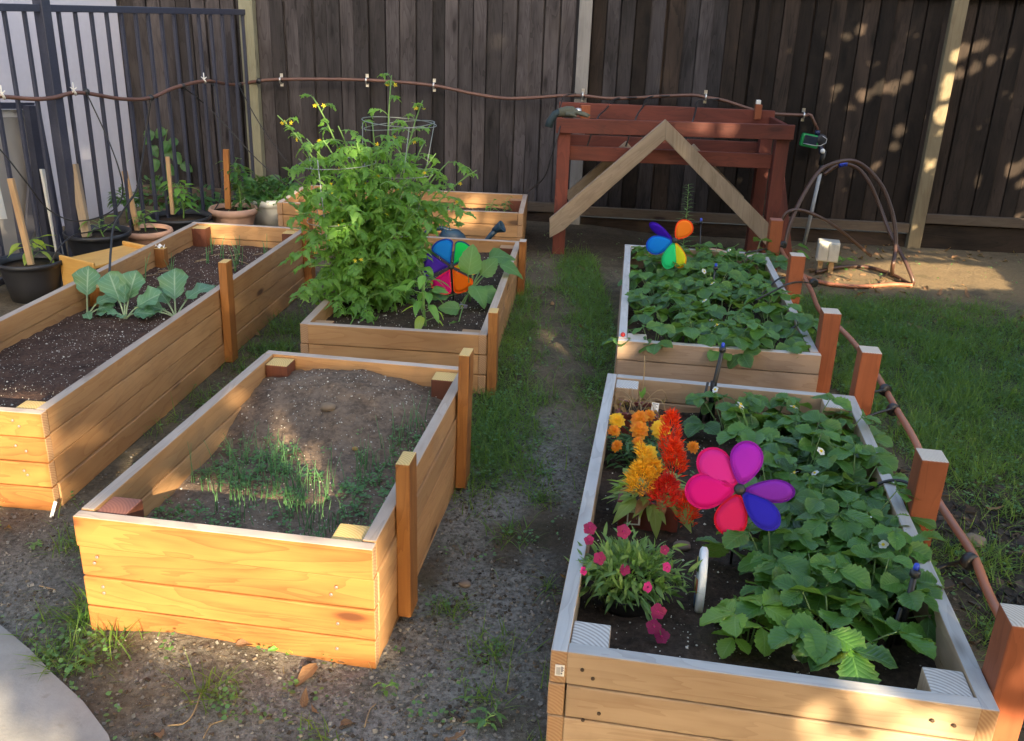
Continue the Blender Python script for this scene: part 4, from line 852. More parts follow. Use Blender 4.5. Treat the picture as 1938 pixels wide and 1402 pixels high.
# ---- strawberries
def strawberry(seed, nl=11, spread=.13, hgt=.11, ls=.075, young=False):
    global rng; keep = rng; rng = np.random.default_rng(seed)
    lm, sm = MB(), MB(); Ms = [[] for _ in P_straw]; tt = [[] for _ in P_straw]
    for k in range(nl):
        a = k * 2.4 + rng.normal(0, .25); f = (k + .6) / nl; rr = spread * (.25 + .8 * math.sqrt(f)) * rng.uniform(.85, 1.1); hh = hgt * (1.15 - .6 * f) * rng.uniform(.7, 1.25)
        tip = np.array([rr * math.cos(a), rr * math.sin(a), hh]); petiole(sm, np.array([.008 * math.cos(a), .008 * math.sin(a), -.01]), tip, .0022, 0, .12)
        el = rng.uniform(-.35, .2) - .3 * f; d = azv(a + rng.normal(0, .35), el); n_ = nz(UP + .5 * d * rng.uniform(-.7, .7) + rng.normal(0, .2, 3) + np.array([0, -.15, 0])); sz = ls * rng.uniform(.55, 1.15); tn = min(1, max(0, rng.normal(.42, .33) - .2 * f + (.2 if hh > hgt else 0)))
        s_ = nz(np.cross(d, n_))
        for (an, sc) in ((0, 1.), (1.25, .92), (-1.25, .92)):
            dd = nz(math.cos(an) * d + math.sin(an) * s_); q = rng.integers(len(P_straw)); Ms[q].append(frame(tip + dd * .004, dd, nz(n_ + .25 * dd * rng.uniform(-1, .6)), sz * sc)); tt[q].append(min(1, max(0, tn + rng.normal(0, .06))))
    for q in range(len(P_straw)): lm.scatter(P_straw[q], Ms[q], 0, tt[q])
    rng = keep; return lm, sm
STV = []
for v_ in range(6):
    lm, sm = strawberry(100 + v_, 9 + v_ % 4, .13, .135, .088)
    STV.append((lm, sm))
def place_straw(n, x, y, v_, rz, sc, label, group, fl=0):
    t = thing('strawberry_plant', label, 'strawberry plant', tuple(on(n, x, y)), rz, group); t.scale = (sc, sc, sc)
    if v_ in CACHE:
        for nm, me_ in CACHE[v_]: o = bpy.data.objects.new(nm, me_); COL.objects.link(o); o.parent = t
    else:
        a = STV[v_][0].build('foliage', L_straw, t); b = STV[v_][1].build('stalk', S_straw, t); CACHE[v_] = [('foliage', a.data), ('stalk', b.data)]
    for k in range(fl):
        a = rng.uniform(0, 6.28); p = np.array([.07 * math.cos(a), .07 * math.sin(a), .14 + .03 * rng.random()]); mb = MB(); petiole(mb, np.array([0, 0, .0]), p, .0018, 0, .1); mb.build('flower_stalk', S_green, t)
        flower('flower', t, p, nz([rng.normal(0, .3), -.55, .8]), 5, .015, F_white, F_yel, .95, .1, .32)
    return t
CACHE = {}
lab = 'leafy strawberry plant growing among others in the bed before the red table'
k = 0
for j in range(8):
    for i in range(4):
        x = .175 + i * .178 + rng.normal(0, .02) + (.05 if j % 2 else -.01); y = .16 + j * .222 + rng.normal(0, .025)
        if x > .83 or (i == 2 and j == 3): continue
        place_straw('Q', x, y, k % 6, rng.uniform(0, 6.28), rng.uniform(.88, 1.12), lab, 'strawberries in the far bed', 1 if k % 4 == 1 else 0); k += 1
lab = 'leafy strawberry plant in the flower bed right of the pink pinwheel'
for (x, y, fl_) in ((.47, 1.53, 1), (.62, 1.56, 0), (.75, 1.50, 1), (.57, 1.38, 2), (.72, 1.33, 0), (.84, 1.45, 0), (.84, 1.22, 0), (.70, 1.16, 1), (.84, 1.04, 0), (.70, .97, 2), (.58, .92, 0), (.83, .86, 0), (.70, .80, 0), (.85, .69, 1), (.74, .62, 0), (.62, .70, 0), (.83, .54, 1), (.67, .50, 0), (.55, .54, 0), (.78, .42, 0), (.60, .36, 0), (.66, .25, 0)):
    place_straw('R', x, y, k % 6, rng.uniform(0, 6.28), rng.uniform(.92, 1.15), lab, 'strawberries in the near bed', fl_); k += 1
t = thing('strawberry_plant', 'young yellow-green strawberry plant at the front of the flower bed', 'strawberry plant', tuple(on('R', .46, .25)), .6)
lm, sm = strawberry(333, 5, .05, .10, .085); lm.build('foliage', L_strawy, t); sm.build('stalk', S_straw, t)

# ---- tomato and its cage
tb = np.array([PT(720, 560, 4.62)[0], 4.66, .26])
cg = thing('tomato_cage', 'bare wire tomato cage ringing the tall tomato plant', 'plant cage', tuple(tb))
def ring(c, r, tilt=0., n=40): return [np.array([c[0] + r * math.cos(t), c[1] + r * math.sin(t), c[2] + tilt * math.cos(t)]) for t in np.linspace(0, 2 * math.pi, n + 1)]
cc = PT(757, 230, 4.75) - tb
for (dz, r, tl) in ((0, .185, -.012), (-.015, .175, .02), (-.25, .17, .0), (-.55, .15, 0.)):
    mb = MB(); mb.tube(ring((cc[0] * (1 if dz > -.3 else .6), cc[1] * .7, cc[2] + dz), r, tl), .0019, 5, caps=False); mb.build('ring', M_wire, cg)
for a in (.4, 1.97, 3.5, 5.1):
    mb = MB(); mb.tube([(cc[0] + .185 * math.cos(a), cc[1] * .7 + .185 * math.sin(a), cc[2]), (cc[0] * .6 + .15 * math.cos(a), cc[1] * .5 + .15 * math.sin(a), .5), (.07 * math.cos(a), .07 * math.sin(a), -.1)], .0019, 5); mb.build('upright', M_wire, cg)
cg2 = thing('tomato_cage', 'second wire cage buried in the left half of the tomato plant', 'plant cage', tuple(tb + np.array([-.2, -.05, 0])))
for z, r in ((.70, .19), (.42, .16)):
    mb = MB(); mb.tube(ring((0, 0, z), r, .01), .0022, 5, caps=False); mb.build('ring', M_wire, cg2)
for a in (.9, 2.6, 4.4):
    mb = MB(); mb.tube([(.19 * math.cos(a), .19 * math.sin(a), .74), (.07 * math.cos(a), .07 * math.sin(a), -.1)], .0028, 5); mb.build('upright', M_wire, cg2)
tt_ = thing('tomato_plant', 'tall sprawling tomato plant with yellow flowers and long upright shoots', 'tomato plant', tuple(tb))
lm, sm = MB(), MB(); Ms = [[] for _ in P_tom]; fls = []
def compound(p, d, n_, ln, tint, npair=4, sc=.9):
    d = nz(d); pts = bez(p, p + d * ln * .55 + UP * .02, p + d * ln - UP * ln * .38, 7); sm.tube(pts, np.linspace(.0026, .001, 7), 4, 0, tint)
    for k in range(npair + 1):
        if k == npair: q = pts[-1]; ds = [(pts[-1] - pts[-2], 1.0)]
        else:
            i = 2 + int(k * 4.4 / npair); q = pts[i]; tg = nz(pts[i] - pts[i - 1]); s_ = nz(np.cross(tg, UP)); ds = [(tg * .5 + s_, .72 + .1 * k), (tg * .5 - s_, .72 + .1 * k)]
        for dd, sl_ in ds:
            j = rng.integers(3); dd = nz(np.asarray(dd) + rng.normal(0, .15, 3) - UP * .2 * (k != npair)); Ms[j].append((frame(q, dd, nz(UP + rng.normal(0, .35, 3)), ln * .42 * sl_ * sc * rng.uniform(.8, 1.15)), tint))
ends = [(525, 218, 4.62), (592, 183, 4.62), (612, 265, 4.5), (741, 142, 4.85), (690, 262, 4.6), (800, 190, 4.9), (805, 265, 5.0), (850, 305, 4.9), (902, 322, 4.7), (868, 385, 4.9), (560, 360, 4.5), (553, 430, 4.45), (585, 505, 4.35), (608, 590, 4.2), (690, 585, 4.22), (745, 490, 4.4), (650, 430, 4.25), (720, 350, 4.35), (815, 400, 4.8), (640, 320, 4.75), (755, 420, 4.8), (600, 340, 4.4), (670, 500, 4.25), (730, 290, 4.7), (700, 420, 4.95), (560, 480, 4.4), (770, 340, 4.4), (640, 560, 4.3), (740, 560, 4.3), (580, 300, 4.7), (565, 300, 4.5), (545, 330, 4.5), (625, 285, 4.45), (700, 280, 4.45), (760, 290, 4.6), (820, 330, 4.6), (845, 370, 4.9), (560, 400, 4.35), (590, 460, 4.3), (640, 238, 4.6), (705, 232, 4.75), (785, 240, 4.8), (745, 262, 4.55), (580, 262, 4.6), (825, 290, 4.75), (675, 270, 4.5), (630, 370, 4.2), (790, 400, 4.35), (740, 450, 4.25), (600, 530, 4.3), (660, 620, 4.18), (575, 560, 4.3), (665, 300, 4.9), (710, 330, 4.9)]
for k, (px, py, y) in enumerate(ends):
    e = PT(px, py, y) - tb; h = np.linalg.norm(e); shoot = k in (0, 1, 3, 5, 8)
    m_ = np.array([e[0] * .45, e[1] * .45, e[2] * .62 + .10]); pts = bez(np.array([rng.normal(0, .04), rng.normal(0, .05), -.02]), m_, e, 14)
    sm.tube(pts, np.linspace(.0075, .0028, 14), 6, 0, .5)
    L_ = np.concatenate([[0], np.cumsum(np.linalg.norm(np.diff(pts, axis=0), axis=1))]); s0 = .16 * L_[-1]; a = rng.uniform(0, 6.28)
    while s0 < L_[-1]:
        f = s0 / L_[-1]; p = np.array([np.interp(s0, L_, pts[:, i]) for i in range(3)]); a += 2.4; top = f > .75
        ln = (.17 - .10 * max(0, f - .6) / .4 * (1 if shoot else .5)) * rng.uniform(.75, 1.15)
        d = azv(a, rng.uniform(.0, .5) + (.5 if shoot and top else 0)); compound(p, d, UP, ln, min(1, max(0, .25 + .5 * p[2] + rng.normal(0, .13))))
        if f > .5 and rng.random() < .2: fls.append(p + azv(a + 2, .5) * .04)
        s0 += (.058 if not (shoot and f > .6) else .062)
    if k in (0, 1, 3, 5): fls += [pts[-2] + azv(j, .3) * .025 for j in (0, 2, 4)]
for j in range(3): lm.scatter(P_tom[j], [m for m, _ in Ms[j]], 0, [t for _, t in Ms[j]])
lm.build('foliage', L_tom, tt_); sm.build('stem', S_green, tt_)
for p in fls[:60]:
    p = np.asarray(p); flower('flower', tt_, p, nz([rng.normal(0, .5), -.8, -.2 + rng.normal(0, .4)]), 5, .012, F_yel, F_goldp, .42, .25, .2)
# ---- pepper, eggplant and sprouts in the tomato bed
def pepper(t, lm_mats, h, nl, ls, seed, hi=.3, yellow=0):
    global rng; keep = rng; rng = np.random.default_rng(seed); lm, sm, ym = MB(), MB(), MB(); Ms = [[] for _ in P_pep]; Ys = []
    pts = bez((0, 0, -.02), (rng.normal(0, .02), rng.normal(0, .02), h * .5), (rng.normal(0, .02), rng.normal(0, .02), h), 8); sm.tube(pts, np.linspace(.006, .003, 8) * (h / .3 + .4), 6)
    for k in range(nl):
        f = hi + (1 - hi) * (k + .5) / nl; p = np.array([np.interp(f, np.linspace(0, 1, 8), pts[:, i]) for i in range(3)]); a = k * 2.4 + rng.normal(0, .3); d = azv(a, rng.uniform(.1, .7)); q = p + d * ls * rng.uniform(.35, .8); petiole(sm, p, q, .0018, 0, .05)
        M_ = frame(q, nz(d * np.array([1, 1, 0]) + UP * rng.uniform(-.35, .25)), nz(UP + rng.normal(0, .25, 3)), ls * rng.uniform(.7, 1.2))
        if k < yellow: Ys.append(M_)
        else: Ms[rng.integers(3)].append(M_)
    for j in range(3): lm.scatter(P_pep[j], Ms[j])
    lm.build('foliage', lm_mats, t); sm.build('stem', S_green, t)
    if Ys: ym.scatter(P_pep[1], Ys); ym.build('yellow_leaf', L_pepy, t)
    rng = keep; return t
pepper(thing('pepper_plant', 'small pepper plant with drooping yellow-green lower leaves at the front of the tomato bed', 'pepper plant', tuple(on('T', .53, .30))), L_pep, .26, 16, .085, 5, .12, 5)
pepper(thing('pepper_plant', 'bushy light green pepper plant against the front of the tomato plant', 'pepper plant', tuple(on('T', .47, .52))), L_pep, .30, 22, .075, 6, .2, 0)
def leaves_at(mb, proto, base, lst, sm=None, r=.003):
    for (p, d, n_, s_) in lst:
        p = np.asarray(p, float)
        if sm is not None: petiole(sm, base, p, r, 0, .12)
        mb.scatter(proto[rng.integers(len(proto))], [frame(p, nz(d), nz(n_), s_)])
eb = on('T', .68, .75); eg = thing('eggplant', 'broad leaved eggplant leaning over the right side of the tomato bed', 'eggplant', tuple(eb)); lm, sm = MB(), MB(); o0 = np.array([0, 0, .05])
def rel(px, py, y, b): return PT(px, py, y) - b
sm.tube([(0, 0, -.02), (.01, .02, .10), (.02, .05, .22)], [.007, .006, .004], 6)
leaves_at(lm, P_egg, o0, [(rel(886, 520, 4.46, eb), (.15, .1, 1), (.1, -1, .3), .15), (rel(925, 488, 4.95, eb), (.9, .2, .25), (0, -.6, 1), .15), (rel(945, 500, 4.9, eb), (1, -.15, -.1), (0, -.3, 1), .14), (rel(905, 545, 4.6, eb), (.8, -.5, -.35), (.2, -.5, 1), .15), (rel(910, 520, 4.7, eb), (.6, .1, .6), (.2, -.9, .4), .12),
    (rel(880, 490, 5.0, eb), (.1, .6, .4), (0, -.5, 1), .13), (rel(850, 560, 4.6, eb), (-1, .0, .15), (.1, -.6, 1), .13), (rel(895, 540, 4.55, eb), (.5, -.7, -.25), (.2, -.4, 1), .13), (rel(870, 585, 4.4, eb), (-.55, -.4, .25), (.1, -.8, .6), .10), (rel(868, 610, 4.3, eb), (-.3, -.5, -.5), (.2, -.9, .4), .10)], sm, .0035)
lm.build('foliage', L_egg, eg); sm.build('stem', S_green, eg)
flower('flower', eg, rel(875, 578, 4.45, eb), (0, -.6, -.6), 5, .03, F_lil, F_yel, .8, .3, .15)
mb = MB(); mb.board((0, 0, 0), (1, 0, 0), (0, 1, 0), (0, 0, 1), .022, .002, .05, 0); q = on('T', .19, .10); tg = tag(mb.build('plant_label', plain('orange_label', (.62, .26, .03), .5), loc=tuple(q)), 'small orange plant label in the soil at the front of the tomato bed', 'label')

# ---- collards and onions in the long bed
def collard(label, x, y, lst, seed):
    b = on('L', x, y); t = thing('collard_plant', label, 'collard plant', tuple(b), R(-5), 'collards in the long bed'); lm, sm = MB(), MB()
    for (a, el, st_, ln, n_) in lst:
        d = azv(R(a), R(el)); p = np.array([0, 0, .02]) + d * st_ + UP * st_ * .1; sm.tube(bez((0, 0, -.01), d * st_ * .5 + UP * .02, p + d * ln * .12, 6), np.linspace(.005, .0035, 6), 6)
        lm.scatter(P_col[rng.integers(3)], [frame(p, nz(d + UP * .1), nz(n_), ln)])
    lm.build('foliage', L_col, t); sm.build('stalk', plain('pale_stalk', (.33, .42, .24), .5), t)
collard('upright collard plant with one tall paddle leaf beside the inner post', .10, 1.43, [(95, 70, .06, .16, (.15, -1, .3)), (20, 35, .05, .12, (-.3, -.6, 1)), (-60, 5, .02, .06, (0, -.5, 1)), (10, 10, .05, .09, (0, -.6, 1))], 1)
collard('largest collard plant with round blue-green leaves in the middle of the long bed', .30, 1.42, [(140, 50, .06, .17, (.5, -1, .5)), (70, 62, .06, .16, (0, -1, .35)), (15, 28, .06, .15, (0, -.6, 1)), (-5, 8, .04, .11, (0, -.4, 1)), (175, 8, .05, .11, (0, -.5, 1)), (100, 70, .04, .11, (-.6, -1, .4)), (-80, 3, .01, .06, (0, -.2, 1)), (200, 5, .02, .06, (0, -.3, 1))], 2)
collard('collard plant leaning over the right side board of the long bed', .52, 1.50, [(110, 55, .05, .18, (.1, -1, .4)), (45, 40, .07, .16, (-.5, -.6, 1)), (190, 12, .05, .13, (.1, -.6, 1)), (-150, 5, .06, .12, (0, -.4, 1)), (150, 35, .05, .13, (.3, -.8, .6))], 3)
def onion(name, label, p, group, nb, h, spread, r=.0022):
    t = thing(name, label, 'onion', tuple(p), 0, group); mb = MB()
    for k in range(nb):
        a = rng.uniform(0, 6.28); b0 = np.array([rng.normal(0, spread), rng.normal(0, spread), -.01]); hh = h * rng.uniform(.6, 1.15); bend = rng.random() < .25; d = azv(a, 0)
        pts = bez(b0, b0 + UP * hh * .6 + d * .01, b0 + d * hh * rng.uniform(.05, .35) + UP * hh * (.95 if not bend else .5), 7); mb.tube(pts, np.linspace(r, r * .35, 7), 5)
    mb.build('blades', L_onion, t)
    return t
for (x, y) in ((.17, 2.20), (.30, 2.42), (.33, 2.55), (.42, 2.62), (.47, 2.45), (.56, 2.66), (.24, 2.62), (.10, 2.05), (.52, 2.30)):
    t = onion('onion_plant', 'slender green onion plant in the far half of the long bed', on('L', x, y), 'onions in the long bed', 4, .15, .008, .0033)
    mb = MB()
    for k in range(3): a = rng.uniform(0, 6.28); mb.tube(bez((0, 0, .02), azv(a, .4) * .05, azv(a, 0) * .08 + UP * .008, 6), .0016, 4)
    mb.build('withered_blade', S_tan, t)
for (x, y, nb_, h_) in ((.16, .62, 8, .15), (.22, .52, 13, .17), (.25, .40, 12, .15), (.33, .62, 12, .14), (.36, .50, 13, .16), (.40, .56, 9, .14), (.20, .74, 6, .14), (.56, .34, 12, .12), (.60, .30, 8, .10), (.60, .62, 10, .13), (.63, .74, 10, .14), (.66, .90, 9, .13), (.70, .98, 7, .12), (.50, .40, 6, .10), (.30, .30, 6, .10), (.13, .50, 5, .13)):
    onion('onion_seedlings', 'clump of thin onion seedlings sprouting in the bed with the soil mound', on('F', x, y), 'onion seedlings in the mound bed', nb_, h_ * 1.05, .030, .0016); onion('onion_seedlings', 'clump of thin onion seedlings sprouting in the bed with the soil mound', on('F', min(.74, max(.1, x + rng.normal(.08, .1))), min(1., max(.2, y + rng.normal(0, .1)))), 'onion seedlings in the mound bed', max(4, nb_ - 2), h_ * .9, .03, .0015)
def weeds(n, parent_label, N, dens, ls=(.006, .014), name='weeds', mat=None, hmax=.03):
    mb = MB(); Ms = []; w_, l_ = BEDS[n][3:]
    while len(Ms) < N:
        x, y = rng.uniform(.05, w_ - .05), rng.uniform(.05, l_ - .05)
        if rng.random() > dens(x, y): continue
        p = on(n, x, y); 
        for k in range(rng.integers(4, 9)): a = rng.uniform(0, 6.28); Ms.append(frame(p + azv(a, 0) * rng.uniform(0, .012) + UP * rng.uniform(.002, hmax), azv(a, rng.uniform(-.1, .6)), nz(UP + rng.normal(0, .3, 3)), rng.uniform(*ls)))
    mb.scatter(P_round, Ms); o = mb.build(name, mat or L_weed); kind(o, 'stuff'); tag(o, parent_label, 'weeds')
weeds('F', 'tiny weeds covering the soil around the onion seedlings', 3000, lambda x, y: sstep(.95, .75, y + .25 * (.45 - x)) * sstep(.38, .56, fbm(x, y, 7, 3, 71) + .12 * (x > .4)))
weeds('R', 'tiny seedlings in the dark soil of the flower bed', 160, lambda x, y: sstep(.55, .65, fbm(x, y, 6, 3, 73)))

# ---- potted plants by the iron fence
def pot(label, c, prof, mat, soilz, name='plant_pot', group='pots along the iron fence', sm_=M_soil_d):
    t = thing(name, label, 'pot', tuple(c), 0, group); mb = MB(); mb.lathe(prof, (0, 0, 0), 32); mb.build('pot', mat, t)
    r = np.interp(soilz, [z for _, z in prof[:4]], [q for q, _ in prof[:4]]) - .008; mb = MB(); mb.lathe([(r, soilz - .002), (.001, soilz + .006)], (0, 0, 0), 24); mb.build('soil', sm_, t); return t
def nurs(r, h): return [(r * .72, 0), (r * .82, h * .4), (r * .93, h * .82), (r * .95, h * .88), (r * 1.03, h * .885), (r * 1.04, h), (r * .98, h), (r * .93, h * .86), (r * .80, h * .4)]
def bowl(r, h): return [(r * .68, 0), (r * .86, h * .45), (r * .95, h * .7), (r * .97, h * .74), (r * 1.05, h * .78), (r * 1.08, h * .88), (r * 1.05, h * .97), (r, h), (r * .93, h * .97), (r * .88, h * .7), (r * .7, h * .2)]
def potat(px, py, y): c = PT(px, py, y); return np.array([c[0], c[1], 0.]), c[2]
PL = [(57, 490, 5.25, 53, 'nurs', 'front black nursery pot holding a pale leaved pepper and a wood stake'), (184, 437, 5.95, 54, 'nurs', 'black nursery pot behind the stool with a thick slanted stake'), (277, 432, 6.35, 44, 'bowl', 'wide clean terracotta pot with a small pepper plant'), (341, 407, 6.75, 53, 'nurs', 'black pot between the two terracotta pots with a bushy pepper'), (441, 391, 7.0, 43, 'bowl', 'dusty terracotta pot with a thick rolled rim at the far end'), (508, 371, 7.35, 47, 'bowl', 'pale grey ceramic pot spilling over with dark green herbs')]
PC = []
for k, (px, py, y, hw, ty, lb_) in enumerate(PL):
    c, h = potat(px, py, y); r = hw * np.linalg.norm(PT(px, py, y) - ORG) / CF; pf = nurs(r / 1.03, h) if ty == 'nurs' else bowl(r / 1.08, h)
    pot(lb_, c, pf, [M_potblack, M_potblack, M_terra, M_potblack, M_terra2, M_greypot][k], h * .86); PC.append((c + np.array([0, 0, h * .86]), r, h))
def stake(label, a, b, w_, m=W_stake):
    a, b = np.asarray(a), np.asarray(b); d = nz(b - a); s_ = nz(np.cross(d, [0, 1, 0])); mb = MB(); mb.board(-s_ * w_ / 2, s_, np.cross(d, s_) * 1., d, w_, w_ * .8, np.linalg.norm(b - a)); o = mb.build('wood_stake', m, loc=tuple(a), bevel=.002); tag(o, label, 'stake', 'wood stakes in the pots')
stake('straight thin wood stake in the front black pot', PT(61, 500, 5.2), PT(22, 337, 5.22), .032)
stake('thick weathered stake slanting out of the black pot behind the stool', PT(168, 447, 5.9), PT(141, 310, 5.95), .052, W_brace)
stake('pale wood stake leaning in the clean terracotta pot', PT(263, 440, 6.4), PT(237, 323, 6.42), .034)
stake('grey-tan stake standing behind the bushy pepper', PT(328, 405, 6.7), PT(318, 296, 6.72), .026)
stake('upright orange-brown stake in the dusty terracotta pot', PT(433, 394, 6.9), PT(429, 282, 6.92), .040, W_new)
def pp_(k, label, dx, h, nl, ls, seed, mat=None, y_=0, hi=.3): c = PC[k][0] + np.array([*dx, 0]); pepper(thing('pepper_plant', label, 'pepper plant', tuple(c), 0, 'potted peppers'), mat or L_pep, h, nl, ls, seed, hi, y_)
pp_(0, 'young pepper plant with pale yellow-green leaves in the front black pot', (.0, .02), .13, 9, .115, 21, L_pepy)
pp_(1, 'small drooping pepper plant in the black pot behind the stool', (.06, -.02), .11, 9, .08, 22)
pp_(2, 'small bright pepper plant in the clean terracotta pot', (-.01, .0), .15, 12, .075, 23)
pp_(3, 'bushy pepper plant in the black pot between the terracotta pots', (.02, 0), .26, 34, .085, 24, None, 0, .25)
pp_(4, 'tall dark green pepper plant in the dusty terracotta pot', (.06, .0), .36, 70, .085, 25, L_dark, 0, .05)
b = PC[5][0]; t = thing('herb_plant', 'dense dark green herb mound in the pale grey pot', 'herb', tuple(b)); lm = MB(); Ms = []
for k in range(900):
    a, e = rng.uniform(0, 6.28), math.asin(rng.uniform(0, 1)); rr = rng.uniform(.55, 1.05); p = azv(a, e) * np.array([.25, .2, .17]) * rr; Ms.append(frame(p, nz(azv(a, e) + rng.normal(0, .5, 3)), nz(azv(a, e) + UP), rng.uniform(.03, .055)))
lm.scatter(P_pep[0], Ms); lm.build('foliage', L_dark, t); mb = MB()
for k in range(14): mb.tube(bez((0, 0, -.02), azv(k * 2.4, .9) * .1, azv(k * 2.4, .6) * .19, 5), .002, 4)
mb.build('stem', S_green, t)
b = np.array([*FP(545, 352, .35)[:2], .22]); t = thing('squash_plant', 'broad blue-green squash leaves behind the herb pot', 'squash plant', (b[0], b[1], 0)); lm, sm = MB(), MB()
leaves_at(lm, P_egg, np.zeros(3), [((0, 0, .3), (.6, -.5, .1), (.1, -.6, 1), .14), ((.08, -.05, .25), (1, -.3, -.1), (.2, -.6, 1), .13), ((-.05, .0, .33), (-.5, -.3, .3), (0, -.8, .6), .12)], sm, .004); lm.build('foliage', L_dark, t); sm.build('stem', S_green, t)
# climbing vine against the dark boards behind the bars
b = FP(312, 400, .10); t = thing('vine', 'leafy vine climbing the dark boards behind the iron bars', 'vine', (b[0], b[1], 0)); lm, sm = MB(), MB()
vp = [FP(312, 430, .08), FP(318, 350, .08), FP(308, 300, .08), FP(316, 245, .08)]; sm.tube(spline([p - np.array([b[0], b[1], 0]) for p in vp], 4), .005, 5)
for px, py in ((285, 245), (312, 243), (290, 255), (335, 262), (320, 268), (310, 285), (295, 300), (330, 288), (344, 308), (285, 275), (315, 310), (300, 340), (340, 370), (300, 395)):
    p = FP(px, py, .10) - np.array([b[0], b[1], 0]); lm.scatter(P_egg[0], [frame(p, nz([rng.normal(0, .7), -.3, -.6]), nz([rng.normal(0, .3), -1, .4]), .11)])
lm.build('foliage', L_dark, t); sm.build('stem', S_green, t)
for k, (px, py, s_) in enumerate(((300, 415, .2), (385, 400, .16), (245, 455, .12))):
    b = PT(px, py, 7.3); t = thing('shrub', ['low dark weed shrub growing behind the bushy pepper pot', 'low dark weed shrub between the pots by the fence', 'small weed behind the terracotta pot'][k], 'shrub', (b[0], b[1], 0)); lm, sm = MB(), MB(); Ms = []
    for j in range(110): a, e = rng.uniform(0, 6.28), math.asin(rng.uniform(0, 1)); p = azv(a, e) * s_ * np.array([1, .6, 1.1]) * rng.uniform(.4, 1) + UP * .15; Ms.append(frame(p, nz(azv(a, e) - UP * .4), nz(UP + rng.normal(0, .4, 3)), .055))
    lm.scatter(P_pep[1], Ms); lm.build('foliage', L_dark, t); sm.tube([(0, 0, 0), (0, 0, .2)], .005, 5); sm.build('stem', S_green, t)

# ---- tall weed behind the far bed, sprouts in the back bed
b = bl('Q', .36, 2.05); t = thing('tall_weed', 'feathery upright weed growing under the red table behind the strawberry bed', 'weed', (b[0], b[1], 0)); lm, sm = MB(), MB(); Ms = []
tip = PT(1303, 348, b[1]) - np.array([b[0], b[1], 0]); pts = bez((0, 0, 0), (.03, 0, tip[2] * .6), tip, 10); sm.tube(pts, np.linspace(.004, .0012, 10), 5)
for k in range(90):
    f = .15 + .85 * k / 90; p = np.array([np.interp(f, np.linspace(0, 1, 10), pts[:, i]) for i in range(3)]); Ms.append(frame(p, azv(k * 2.4, .5), UP, .10 * (1.1 - .75 * f) * rng.uniform(.7, 1.2)))
lm.scatter(P_nar[0], Ms); lm.build('foliage', L_weed, t); sm.build('stem', S_green, t)
q = bl('Q', .57, 2.05, 0.); t = pot('terracotta pot half hidden behind the far strawberry bed', q, bowl(.09, .30), M_terra2, .27, group='pots beyond the strawberry bed')
for k, (x, y, h_) in enumerate(((1.25, .30, .07), (1.52, .40, .10), (1.60, .55, .10))):
    pepper(thing('seedling', ['tiny yellow-green seedling in the middle of the back bed', 'leafy seedling near the right end of the back bed', 'dark green seedling by the inner post of the back bed'][k], 'seedling', tuple(on('B', x, y))), [L_pepy, L_pep, L_dark][k], h_, 12, .045, 40 + k, .2)
for k in range(8): pass
# ---- flower pots in the near bed
def boxpot(label, p, sx, sy, h, rz=0.):
    t = thing('flower_pot', label, 'pot', tuple(p), rz, 'flower pots in the near bed'); mb = MB(); th = .006; a = np.array([-sx / 2, -sy / 2, -.03])
    for (o, wx, wy) in (((0, 0, 0), sx, th), ((0, sy - th, 0), sx, th), ((0, th, 0), th, sy - 2 * th), ((sx - th, th, 0), th, sy - 2 * th)): mb.board(a + np.array(o), (1, 0, 0), (0, 1, 0), (0, 0, 1), wx, wy, h + .03)
    for (o, wx, wy) in (((-.005, -.005, h + .018), sx + .01, .014), ((-.005, sy - .009, h + .018), sx + .01, .014), ((-.005, .0095, h + .018), .014, sy - .019), ((sx - .009, .0095, h + .018), .014, sy - .019)): mb.board(a + np.array(o), (1, 0, 0), (0, 1, 0), (0, 0, 1), wx, wy, .016)
    mb.build('pot', M_redpot, t, bevel=.002)
    nx = 14; X, Y = np.meshgrid(np.linspace(-sx / 2 + .004, sx / 2 - .004, nx), np.linspace(-sy / 2 + .004, sy / 2 - .004, nx), indexing='ij'); Z = h - .02 + .012 * fbm(X, Y, 40, 3, 5); ii = np.arange(nx * nx).reshape(nx, nx)
    mb = MB(); V = np.stack([X, Y, Z], -1).reshape(-1, 3); mb.scatter((V, np.stack([ii[:-1, :-1], ii[1:, :-1], ii[1:, 1:], ii[:-1, 1:]], -1).reshape(-1, 4), V[:, :2].copy()), [np.eye(4)]); mb.build('soil', M_soil_d, t); return t
rr_ = R(-9)
p = on('R', .135, 1.50); boxpot('red-brown square pot with a dried up plant at the back corner of the bed', p, .145, .12, .085, rr_)
t = thing('dead_plant', 'withered brown plant drooping in the red-brown square pot', 'dead plant', tuple(p + UP * .07)); lm, sm = MB(), MB(); ms_ = []
for k in range(14):
    a = k * 2.4; d = azv(a, .9); hh = rng.uniform(.06, .14); e = d * hh * .5 + azv(a, 0) * hh * .6 - UP * .02 * rng.random(); sm.tube(bez((rng.normal(0, .02), rng.normal(0, .015), 0), d * hh * 1.1 + UP * .03, e, 7), .0016, 4)
    for j in range(3): ms_.append(frame(e * rng.uniform(.6, 1) + UP * .01, nz([rng.normal(), rng.normal(), -1.2]), nz(rng.normal(size=3)), rng.uniform(.018, .035)))
sm.tube(bez((0, 0, 0), (.02, 0, .12), (.01, .02, .22), 7), .0022, 4); lm.scatter(P_pep[1], ms_); lm.build('withered_leaves', L_dry, t); sm.build('stem', S_tan, t)
mb = MB(); mb.scatter(P_pep[0], [frame(np.array([.01, -.005, .07]), (.3, -.2, 1), (0, -1, .2), .035), frame(np.array([.015, 0, .06]), (-.4, -.2, .8), (0, -1, .3), .03)]); mb.build('green_leaf', L_pep, t)
